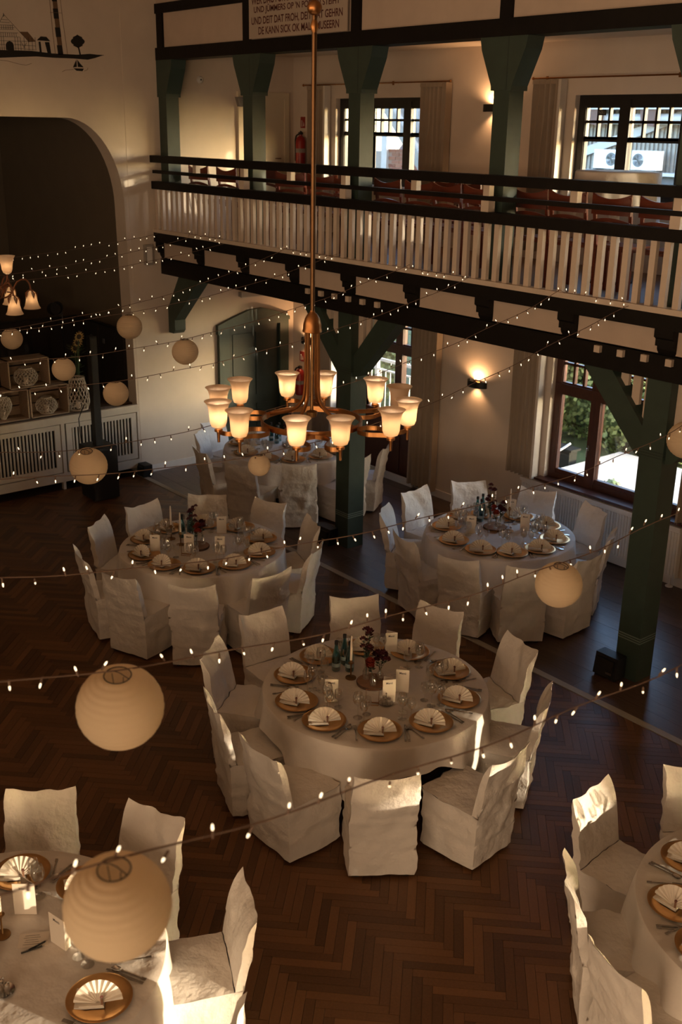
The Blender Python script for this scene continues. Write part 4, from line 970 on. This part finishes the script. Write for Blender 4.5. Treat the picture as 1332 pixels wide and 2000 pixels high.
# order: pairs at 26, 86, 146, 206, 266, 326 degrees, clockwise shade first
HOT = [2, 0, 2, 2, 2, 2, 1, 2, 2, 1, 2, 1]
HOT = [1, 2, 0, 2, 2, 2, 1, 1, 2, 1, 2, 1]
chandelier(-4.89, 3.81, 3.345, 'large brass chandelier with twelve bell shades hanging on a long rod', 7.5, HOT)
# unseen copy of it, added as warm light for the near tables
chandelier(-0.55, 3.81, 3.345, 'unseen copy of the brass chandelier, added for warm light', 7.5, [2]*12)
IRON = mat('rust_iron', (0.16, 0.065, 0.03), .5, .6, var=.3, scale=30)
SH2 = MB().shell([(.012, 0), (.035, -.012), (.046, -.04), (.052, -.09), (.064, -.135), (.078, -.16), (.075, -.162), (.060, -.136), (.048, -.09), (.042, -.042), (.030, -.015)], 20).mesh('tulip_shade', SHADE, True, sharp=70)
SH2U = MB().shell([(r, -z) for r, z in ((.012, 0), (.035, -.012), (.046, -.04), (.052, -.09), (.064, -.135), (.078, -.16), (.075, -.162), (.060, -.136), (.048, -.09), (.042, -.042), (.030, -.015))], 20).mesh('tulip_shade', SHADE, True, sharp=70)
LEAFM = MB()
for k in range(5):
    a = 2*pi*k/5; u = Vector((cos(a), sin(a), 0)); s_ = Vector((-sin(a), cos(a), 0))*.018
    LEAFM.add([u*.012+Vector((0, 0, .01)), u*.05+s_+Vector((0, 0, -.025)), u*.058+Vector((0, 0, -.075)), u*.05-s_+Vector((0, 0, -.025))], [(0, 1, 2, 3)])
LEAFM = LEAFM.mesh('leaf_calyx', IRON); BULB2 = MB().ball((0, 0, -.08), .018, 10, 6, 1.4).mesh('bulb', FILAMENT)
t = thing('iron_chandelier', 'scrolled iron chandelier with tulip shades before the dark stage', 'chandelier', (-9.53, 3.75, 3.60))
MB().tube([(0, 0, .12), (0, 0, CEIL-3.60)], .02, 8).obj('stem', BLACKP, t)
MB().lathe([(.001, -.12), (.03, -.10), (.05, -.06), (.025, -.02), (.03, .04), (.055, .08), (.02, .14)], 16).obj('hub', IRON, t, smooth=True)
for k in range(6):
    a = rad(60*k+10); u = Vector((cos(a), sin(a), 0)); R_ = .34; Z = Vector((0, 0, 1))
    arm = MB().tube(spline([u*.03-Z*.03, u*.10-Z*.10, u*.17-Z*.06, u*.22+Z*.03, u*.29+Z*.06, u*.33+Z*.02, u*R_-Z*.045], 6), .008, 8).tube(spline([u*.08-Z*.09, u*.11-Z*.01, u*.17-Z*.0, u*.17-Z*.05, u*.13-Z*.05], 5), .006, 6).obj('scroll_arm', IRON, t)
    inst('tulip_shade', SH2, arm, u*R_-Z*.045); inst('leaf_calyx', LEAFM, arm, u*R_-Z*.04); inst('bulb', BULB2, arm, u*R_-Z*.045)
    lamp('shade_lamp', 'POINT', u*R_-Z*.125, 9.0, (1, .76, .52), .018, parent=t)
    if k % 2 == 0:
        v = Vector((cos(a+.5), sin(a+.5), 0))
        arm = MB().tube(spline([v*.03+Z*.04, v*.09+Z*.0, v*.15+Z*.05, v*.17+Z*.12], 6), .008, 8).obj('upper_arm', IRON, t)
        inst('tulip_shade', SH2U, arm, v*.17+Z*.12); inst('bulb', MB().ball((0, 0, .08), .018, 10, 6, 1.4).mesh('bulb', FILAMENT), arm, v*.17+Z*.12)
        lamp('shade_lamp', 'POINT', v*.17+Z*.20, 9.0, (1, .76, .52), .018, parent=t)

# ================================================================== FAIRY LIGHTS AND LANTERNS
STR = {
'A': (-13.71, 5.0, [0.02221, -0.04293, 3.34183]), 'B': (-12.91, 5.0, [0.02354, -0.01319, 3.19986]), 'C': (-12.03, 4.9, [0.02464, -0.03836, 3.28368]),
'D': (-10.76, 5.2, [0.0, 0.0, 0.045, -0.052, 3.02]), 'E': (-9.70, 5.0, [0.0, 0.0, 0.038, -0.055, 3.215]),
'F': (-8.47, 3.4, [0.00022, -0.00408, 0.05463, -0.04444, 3.11693]), 'G': (-7.58, 3.0, [0.00089, -0.00772, 0.05213, -0.01774, 3.07403]),
'H': (-6.41, 2.5, [0.00168, -0.01242, 0.05638, 0.02732, 2.9301]), 'I': (-5.64, 2.2, [-0.00165, 0.00481, 0.0549, -0.03691, 2.934]),
'J': (-4.05, 1.5, [0.00158, -0.0009, 0.02561, -0.04094, 2.94593]), 'K': (-3.10, .3, [0.04116, -0.00443, 2.96761]), 'L': (-2.00, .2, [0.0298, -0.00524, 3.06128])}
def sz(k, y):
    x, y0, c = STR[k]
    def p(t):
        r = 0
        for q in c: r = r*t+q
        return r
    t = y-3.75
    if y >= y0: return p(t)
    return p(y0-3.75)+.036*(t*t-(y0-3.75)**2)
BULBS = MB().lathe([(.001, -.015), (.003, -.011), (.0036, -.004), (.0025, .004)], 8).mesh('light_bulb', BULB, True)
SOCK = MB().lathe([(.004, .002), (.0042, .022), (.002, .026)], 6).mesh('socket', WIRE)
order = 'ABCDEFGHIJKL'
where = {'A': 'farthest one, ending at the left end of the gallery', 'B': 'second from the stage end of the gallery', 'C': 'third from the stage end of the gallery', 'D': 'fourth, crossing the stage hangings', 'E': 'fifth, just left of the chandelier rod', 'F': 'crossing the top of the green door', 'G': 'crossing the middle of the green door', 'H': 'passing above the left middle table', 'I': 'passing below the chandelier shades', 'J': 'passing over the right window table', 'K': 'carrying the big lantern over the dark floor', 'L': 'nearest one, low across the front'}
for k in order:
    x, y0, c = STR[k]; ya = -.5 if x < -1 else .1
    t = thing('fairy_light_string', 'string of warm fairy lights, '+where[k], 'fairy lights', (x, 0, 0), 0, 'fairy light strings')
    ys = [7.90-i*.12 for i in range(int((7.9-ya)/.12)+1)]
    P = [(.012*sin(y*7+x), y, sz(k, y)) for y in ys]
    if k in 'BDFHJ':                                       # runs on along the gallery ledge to its neighbour
        nx = STR[order[order.index(k)+1]][0]-x
        P = [(nx*q/14, 7.885-.006*(q % 2), 3.612) for q in range(14, 0, -1)]+P
    MB().tube(P, .0028, 5).obj('cable', WIRE, t)
    R_ = random.Random(ord(k)); d = .07; i = 0
    for (a, b) in zip(P[:-1], P[1:]):
        a, b = Vector(a), Vector(b); L_ = (b-a).length
        while d < L_:
            q = a+(b-a)*(d/L_); up = R_.random() < .36; i += 1
            o = inst('light_bulb', BULBS, t, q+Vector((R_.uniform(-.012, .012), 0, .024 if up else -.026)))
            o.rotation_euler = ((pi if up else 0)+R_.uniform(-.5, .5), R_.uniform(-.5, .5), 0)
            s_ = inst('socket', SOCK, o); d += R_.uniform(.10, .15)
        d -= L_
def lantern(k, y, r, label, tilt=0, gap=.0):
    x = STR[k][0]; z = sz(k, y)-gap
    t = thing('paper_lantern', label, 'lantern', (x, y, z-r*.97), 0, 'paper lanterns')
    t.rotation_euler = (tilt, tilt*.6, .3*r*10)
    n_ = 15; prof = []
    a0 = rad(18)
    for i in range(n_*4+1):
        a = a0+(pi-1.75*a0)*i/(n_*4); rr = r*(1-.013*abs(cos(pi*i/4))); prof.append((rr*sin(a), rr*cos(a)*.97))
    MB().shell(prof, 40).obj('paper_globe', PAPERL, t, smooth=True, sharp=80)
    rt_ = prof[0][0]; MB().tube([(rt_*cos(2*pi*q/24), rt_*sin(2*pi*q/24), prof[0][1]) for q in range(24)], .0022, 5, closed=True).obj('top_ring', DARKM, t)
    zz = prof[0][1]; MB().tube([(-rt_, 0, zz), (-.01, 0, r), (.01, 0, r), (rt_, 0, zz)], .0016, 5).tube([(-rt_*.5, 0, zz), (0, 0, -r*.9), (rt_*.5, 0, zz)], .0016, 5).obj('wire_stretcher', DARKM, t)
lantern('D', 4.40, .113, 'small paper lantern at the left edge below the iron chandelier')
lantern('E', 5.21, .129, 'paper lantern hanging in front of the stage jamb', gap=.02)
lantern('F', 5.11, .123, 'paper lantern hanging before the pale wall left of the green door')
lantern('F', 3.90, .101, 'small paper lantern in front of the top wooden crate')
lantern('G', 3.92, .102, 'small paper lantern beside the black column speaker')
lantern('H', 3.08, .128, 'tilted paper lantern in front of the subwoofer', .25)
lantern('I', 3.95, .076, 'smallest paper lantern, under the chandelier before the far table')
lantern('K', 4.00, .119, 'paper lantern over the chairs of the right window table', .12)
lantern('K', 1.55, .158, 'big paper lantern over the bare parquet at left', .15)
lantern('L', 0.96, .133, 'nearest blurred paper lantern over the near left table', .1)
lantern('J', 6.51, .137, 'paper lantern cut by the right edge beside the green pillar')

# ================================================================== GALLERY FURNITURE
def gchair(x, y, rz, label):
    t = thing('wooden_chair', label, 'chair', (x, y, GF), rz, 'wooden chairs along the gallery rail')
    if not GC:
        def slab(z0, z1, dip, name, th, arch=0):
            n_ = 12; V = []; F = []
            for q in range(n_+1):
                u = 2*q/n_-1; xx = u*.225; yy = -.20-.02*(1-u*u)-.07
                zt = z1-dip*(1-u*u); zb = z0+arch*(1-u*u)
                V += [(xx, yy, zb), (xx, yy+th, zb), (xx, yy+th, zt), (xx, yy, zt)]
            for q in range(n_):
                a, b = q*4, q*4+4; F += [(a+i, a+(i+1) % 4, b+(i+1) % 4, b+i) for i in range(4)]
            F += [(0, 1, 2, 3), (n_*4+3, n_*4+2, n_*4+1, n_*4)]
            return MB().add(V, F).mesh(name, CHAIRW)
        GC['back_panel'] = slab(.76, .955, .05, 'back_panel', .016, .0); GC['lower_back_rail'] = slab(.665, .70, -.035, 'lower_back_rail', .016, .035)
        GC['seat'] = MB().box((0, .02, .445), (.43, .42, .03)).mesh('seat', CHAIRW); GC['seat_pad'] = MB().box((0, .02, .465), (.38, .37, .022)).mesh('seat_pad', mat('seat_fabric', (.16, .05, .03), .9))
        GC['stile'] = MB().bar((0, 0, .44), (0, -.085, .93), .035, .022, (0, 1, 0)).bar((0, 0, .44), (0, .01, 0), .032, .03, (0, 1, 0)).mesh('stile', CHAIRW)
        GC['leg'] = MB().bar((0, 0, .43), (0, .01, 0), .032, .032, (0, 1, 0)).mesh('leg', CHAIRW)
    for k in ('back_panel', 'lower_back_rail', 'seat', 'seat_pad'): inst(k, GC[k], t)
    for s in (-1, 1): inst('stile', GC['stile'], t, (s*.205, -.18, 0)); inst('leg', GC['leg'], t, (s*.19, .19, 0))
GC = {}
pos = [(-13.52, 8.72, .08, 'first chair from the stage end'), (-12.80, 8.72, .05, 'second chair from the stage end'), (-12.28, 8.74, -.05, 'third chair from the stage end, half behind a pillar'), (-11.55, 8.80, .35, 'turned chair left of the chandelier rod'), (-10.85, 8.78, .30, 'turned chair behind the chandelier rod'), (-10.35, 8.78, -.35, 'sunlit turned chair left of the second pillar'),
       (-9.46, 8.70, 0, 'chair right of the second pillar'), (-8.96, 8.72, .04, 'second chair right of the second pillar'), (-8.50, 8.70, -.03, 'third chair right of the second pillar'), (-8.02, 8.70, .03, 'last chair before the third pillar'), (-7.33, 8.70, 0, 'chair right of the third pillar'), (-6.86, 8.70, .02, 'chair in front of the left half of the white gallery table'), (-6.33, 8.70, -.02, 'chair in front of the white gallery table, right half'), (-5.80, 8.70, 0, 'last chair at the right edge'),
       (-9.2, 9.35, .1, 'back row chair under the left upper window'), (-8.75, 9.3, -.1, 'back row chair right of the left upper window'), (-13.1, 9.5, .3, 'back row chair near the cream door'), (-11.2, 9.5, -.2, 'back row chair under the left upper window sill')]
for x, y, rz, lb in pos: gchair(x, y, rz, 'reddish wooden gallery chair, '+lb)
t = thing('bistro_table', 'tall bistro table under a white cloth by the right upper window', 'table', (-7.03, 9.42, GF))
MB().lathe([(.42, 1.085), (.42, 1.105)], 32).obj('tabletop', WHITE, t); MB().tube([(0, 0, .03), (0, 0, 1.085)], .03, 10).obj('pole', DARKM, t); MB().lathe([(.25, 0), (.25, .02), (.03, .04)], 24).obj('base', DARKM, t)
def drape():
    N = 72; V = [(0, 0, 1.113)]; F = []
    rows = [(.2, 1.113), (.42, 1.112), (.432, 1.10)]+[(.44+.03*s, 1.10-.02) for s in ()]
    for r, z in rows:
        for k in range(N): a = 2*pi*k/N; V.append((r*cos(a), r*sin(a), z))
    for s in (.2, .5, 1.0):
        for k in range(N):
            a = 2*pi*k/N; q = .30+.22*max(0, cos(2*(a-.8)))**2; f = .03*s*sin(9*a)+.02*s*sin(14*a+1); V.append(((.436+f)*cos(a), (.436+f)*sin(a), 1.10-q*s))
    n_ = len(V)//N; F = [(0, 1+k, 1+(k+1) % N) for k in range(N)]
    for i in range(n_-1): F += [(1+i*N+k, 1+i*N+(k+1) % N, 1+(i+1)*N+(k+1) % N, 1+(i+1)*N+k) for k in range(N)]
    return MB().add(V, F)
tag(drape().obj('bistro_cloth', CLOTH, loc=(-7.03, 9.42, GF), smooth=True, sharp=70), 'white cloth draped over the tall gallery bistro table', 'tablecloth')
tag(MB().shell([(.20, .0), (.05, .55), (.06, .75), (.30, .80)], 20).obj('bistro_skirt', CLOTH, loc=(-7.03, 9.42, GF), smooth=True), 'white stretch cover gathered round the bistro table leg', 'tablecloth')
p = tag(MB().bb((-8.185, YB+.072, 5.185), (-8.065, YB+.078, 5.245)).obj('window_plate', BLACKP), 'small black plate with letters in the right upper window', 'sign')
inst('lettering', fit_text(text_mesh('NSU', mat('plate_grey', (.25, .24, .22), .6), 'lettering'), (-8.17, YB+.071, 5.198), (1, 0, 0), (0, 0, 1), .09, .034), p)

# ================================================================== OUTSIDE
st(MB().bb((-60, YB+.3, -1.2), (60, 60, -.45)), 'ground', mat('yard_grass', (.05, .08, .03), .95, var=.4, scale=2))
GRAV = mat('gravel', (.42, .385, .34), .95, var=.12, scale=30, bump=.3, bscale=60)
st(MB().prism([(-10.62, 10.7), (-2, 10.7), (-2, 15.2), (-10.62, 15.05)], 'z', -.46, -.2), 'ground_terrace', GRAV)
t = thing('garden_wall', 'low dark wall behind the terrace seen through the right lower window', 'wall', (-12.2, 14.0, -.45))
wd = mat('dark_garden_wall', (.015, .016, .015), .9, spec=.1)
MB().bb((-1.2, -.1, 0), (1.4, .1, .40)).obj('body', wd, t); MB().bb((-1.25, -.13, .40), (1.45, .13, .44)).obj('coping', wd, t)
t = tag(MB().tube(spline([(-10.95, 12.2, -.1), (-11.0, 12.3, .45), (-10.75, 12.5, .40), (-10.55, 12.7, .18), (-10.3, 12.9, .25), (-10.1, 13.0, .42)], 6), .018, 6).obj('garden_cable', mat('cable_white', (.7, .7, .68), .6)), 'white cable looping outside the right lower window', 'cable')
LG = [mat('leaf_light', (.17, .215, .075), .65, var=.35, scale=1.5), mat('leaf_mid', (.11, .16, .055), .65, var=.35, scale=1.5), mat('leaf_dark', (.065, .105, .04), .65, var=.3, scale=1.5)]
def bush(x, y, z, rx, rz_, n_, m, label, seed, size=.10, cat='bush'):
    R_ = random.Random(seed); t = thing('garden_bush' if rz_ < 1.9 else 'garden_tree', label, cat, (x, y, z), 0, None); mb = MB()
    for i in range(n_):
        u = Vector((R_.gauss(0, 1), R_.gauss(0, 1), R_.gauss(0, 1))).normalized(); q = .62+.38*R_.random()
        lump = 1+.25*noise.noise(u*2.5+Vector((seed, 0, 0)))
        c = Vector((u.x*rx*q*lump, u.y*rx*.8*q*lump, rz_+u.z*rz_*q*lump))
        d = Vector((R_.gauss(0, 1), R_.gauss(0, 1), R_.gauss(-.3, .6))).normalized()*size*R_.uniform(.7, 1.4); s_ = d.cross(u+Vector((.01, .02, .3))).normalized()*size*.45
        mb.add([c, c+d*.5+s_, c+d, c+d*.5-s_], [(0, 1, 2, 3)])
    mb.obj('foliage', LG[m], t, kind='stuff')
    mb = MB()
    for k in range(5): a = k*1.3; mb.tube([(0, 0, 0), (cos(a)*rx*.25, sin(a)*rx*.2, rz_*.7), (cos(a)*rx*.6, sin(a)*rx*.45, rz_*1.3)], [.05, .035, .015], 6)
    mb.obj('branches', BARK, t, kind='stuff')
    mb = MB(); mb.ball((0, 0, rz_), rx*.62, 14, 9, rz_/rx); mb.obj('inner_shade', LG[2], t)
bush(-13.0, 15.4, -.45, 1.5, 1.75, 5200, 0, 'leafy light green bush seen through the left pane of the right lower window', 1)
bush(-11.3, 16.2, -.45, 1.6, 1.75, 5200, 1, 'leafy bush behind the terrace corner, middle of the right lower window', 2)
bush(-15.6, 18.2, -.45, 2.2, 2.5, 5200, 1, 'tall bush behind the planter outside', 3, .12, 'tree')
for k, x in enumerate((-13.4, -12.2, -11.0, -9.9)):
    bush(x, 15.75+.2*(k % 2), -.5, .85, .85, 2600, (0, 1, 0, 1)[k], ('first', 'second', 'third', 'fourth')[k]+' low bush from the left behind the terrace edge outside', 30+k, .09)
bush(-9.4, 17.2, -.45, 1.5, 1.4, 3800, 2, 'darker bush beyond the terrace at right', 4)
bush(-12.3, 20.8, -.45, 2.8, 2.3, 6000, 2, 'big dark tree behind the bushes outside', 5, .16, 'tree')
bush(-1.8, 13.2, -.45, 1.9, 1.75, 2500, 1, 'unseen dense hedge, added to block the sun right of the windows', 9, .14)  # added out of view to block sun at the right lower window
bush(-6.1, 12.7, -.45, 1.1, 1.85, 1800, 1, 'unseen tall narrow hedge, added to keep sun off the green door', 8, .12)  # added out of view to stop sun patches on the green door
bush(1.2, 14.6, -.45, 1.9, 1.75, 2500, 1, 'unseen dense hedge further right, added to block the sun', 10, .14)  # another unseen sun blocker, added beside the first hedge
bush(-16.6, 14.2, -.45, 1.1, 1.0, 3200, 0, 'light green bush behind the railing outside the glazed door', 6)
bush(-18.6, 15.6, -.45, 1.4, 1.25, 3600, 1, 'mid green bush left behind the railing outside', 7)
for k, (x, y) in enumerate(((-8.8, 12.55), (-8.55, 12.8), (-8.95, 12.95), (-9.4, 13.2))):
    bush(x, y, -.2, .16, .10, 70, 1, ('small weed tuft on the gravel terrace, first from the pillar', 'small weed tuft on the gravel terrace, second from the pillar', 'small weed tuft on the gravel terrace, third from the pillar', 'small weed tuft on the gravel terrace, fourth from the pillar')[k], 20+k, .05, 'weed')
t = thing('yard_railing', 'white metal railing outside the glazed door', 'railing', (-15.5, 12.0, -.45))
for z in (1.72, 1.56): MB().bb((0, -.02, z), (4.2, .02, z+.05 if z > 1.6 else z+.025)).obj('rail', WHITE, t)
for k in range(3): MB().bb((.3+1.6*k, -.03, 0), (.36+1.6*k, .03, 1.72)).obj('post', WHITE, t)
for k in range(34): MB().bb((.1+.12*k, -.006, .15), (.112+.12*k, .006, 1.56)).obj('baluster', WHITE, t)
# neighbour behind the upper windows
RIB = mat('ribbed_cladding', (.26, .235, .20), .6, var=.08, scale=4); ROOFW = mat('white_sheet', (.42, .41, .40), .5, var=.05)
BRK = mat('brick_red', (.20, .075, .05), .9, var=.3, scale=3, obj_var=.25); MORT = mat('mortar', (.30, .27, .24), .9)
nb = thing('neighbour_house', 'neighbouring building with ribbed cladding seen through the upper windows', 'building', (-19, 26, -.45))
mb = MB().bb((-4.5, .10, 2.5), (6, .2, 6.6))
for k in range(75): mb.bb((-4.5+.14*k, .06, 2.5), (-4.43+.14*k, .10, 6.6))
mb.obj('ribbed_wall', RIB, nb)
MB().bar((-2.2, .0, 4.75), (1.6, .0, 5.95), .06, .24, (0, 0, 1)).obj('barge_board', ROOFW, nb)
MB().tube([(-4.5, -.30, 5.80), (6, -.30, 5.82)], .14, 14).obj('gutter_pipe', ROOFW, nb)
for x in (-1.0, .75, 2.6): MB().prism([(x-.26, 6.1), (x+.26, 6.1), (x+.22, 5.62), (x-.18, 5.68)], 'y', -.55, -.45).obj('rafter_end', mat('rafter_brown', (.10, .06, .05), .8), nb)
MB().bb((-4.5, -.6, 6.05), (6, .3, 6.15)).obj('eaves_soffit', ROOFW, nb)
MB().bb((-1.5, -.6, 4.38), (2.2, .06, 4.46)).obj('ledge', ROOFW, nb); MB().bb((.9, -.4, 3.6), (2.4, .0, 4.38)).obj('dark_base', mat('slate', (.09, .10, .11), .8, var=.3), nb)
for x, s_, lab in ((-19.55, 1, 'white air conditioner outside, left of the window mullion'), (-18.28, -1, 'white air conditioner outside, right of the window mullion')):
    t = thing('air_conditioner', lab, 'air conditioner', (x, 25.7, 4.02))
    MB().bb((-.41, -.15, .04), (.41, .15, .54)).obj('casing', WHITE, t)
    for a in (-.3, .32): MB().bb((a-.03, -.17, 0), (a+.03, .17, .04)).obj('foot', DARKM, t)
    MB().bb((s_*-.41-.03, -.05, .3), (s_*-.41+.03, .1, .5)).obj('pipe_cover', WHITE, t)
    f = MB().lathe([(.175, 0), (.175, .012)], 24, (s_*.19, -.152, .29), M=Matrix.Rotation(rad(90), 3, 'X')).obj('fan_opening', mat('fan_grey', (.12, .125, .13), .6), t)
    mb = MB()
    for r in (.05, .09, .13, .17): mb.tube([(s_*.19+r*cos(a*pi/10), -.166, .29+r*sin(a*pi/10)) for a in range(20)], .004, 4, closed=True)
    mb.obj('guard_rings', STEEL, f)
    for k in range(5):
        a = 2*pi*k/5; MB().add([(s_*.19, -.165, .29), (s_*.19+.13*cos(a), -.165, .29+.13*sin(a)), (s_*.19+.13*cos(a+.6), -.167, .29+.13*sin(a+.6))], [(0, 1, 2)]).obj('fan_blade', DARKM, f)
t = thing('gable_house', 'house with white sheet roof and grey gable board seen through the left upper window', 'building', (-17.4, 15.6, -.45))
MB().prism([(-.5, 6.3), (.2, 5.42), (1.3, 4.3), (3.2, 4.3), (3.2, 6.3)], 'y', .3, .36).obj('roof_sheet', ROOFW, t)
mb = MB()
for k in range(20): x = .3+k*.14; mb.bb((x, .285, max(4.3, 5.42-(x-.2)*1.0)+.05), (x+.02, .30, 6.3))
mb.obj('roof_ribs', ROOFW, t, kind='stuff')
MB().bar((-.6, .1, 6.28), (1.45, .1, 4.18), .22, .20, (0, 1, 0)).obj('gable_board', mat('gable_grey', (.23, .23, .22), .6), t)
MB().bar((-.45, .05, 6.32), (1.6, .05, 4.22), .06, .07, (0, 1, 0)).obj('gable_trim', ROOFW, t)
wl = MB().bb((-1.5, .2, 2.5), (1.3, .4, 5.0)).obj('brick_wall', MORT, t)
BRM = MB().bb((0, -.02, 0), (.225, .0, .062)).mesh('brick', BRK)
for r in range(11):
    for k in range(9):
        x = -.30+k*.237+(r % 2)*.118; z = 4.25+r*.074
        if x+.1 < 1.45-(z-4.2)*.98-.25: inst('brick', BRM, wl, (x, .2, z))
MB().bb((-.45, .12, 2.5), (-.28, .4, 5.4)).obj('corner_board', ROOFW, t)
t = thing('brick_house', 'far red brick house beyond the garden trees', 'building', (-16, 27, -.45))
MB().bb((-14, 0, 0), (9, 5, 3.6)).obj('walls', BRK, t); MB().prism([(-.5, 3.5), (5.5, 3.5), (2.5, 6.6)], 'x', -14.5, 9.5).obj('roof', mat('roof_tile', (.10, .06, .055), .8, var=.3), t)
for k in range(6): f = MB().bb((-12+3.4*k, -.05, 1.2), (-10.9+3.4*k, .05, 2.6)).obj('window', WHITE, t); MB().bb((-11.9+3.4*k, -.06, 1.3), (-11.0+3.4*k, -.045, 2.5)).obj('pane', mat('pane_dark', (.05, .06, .07), .1), f)
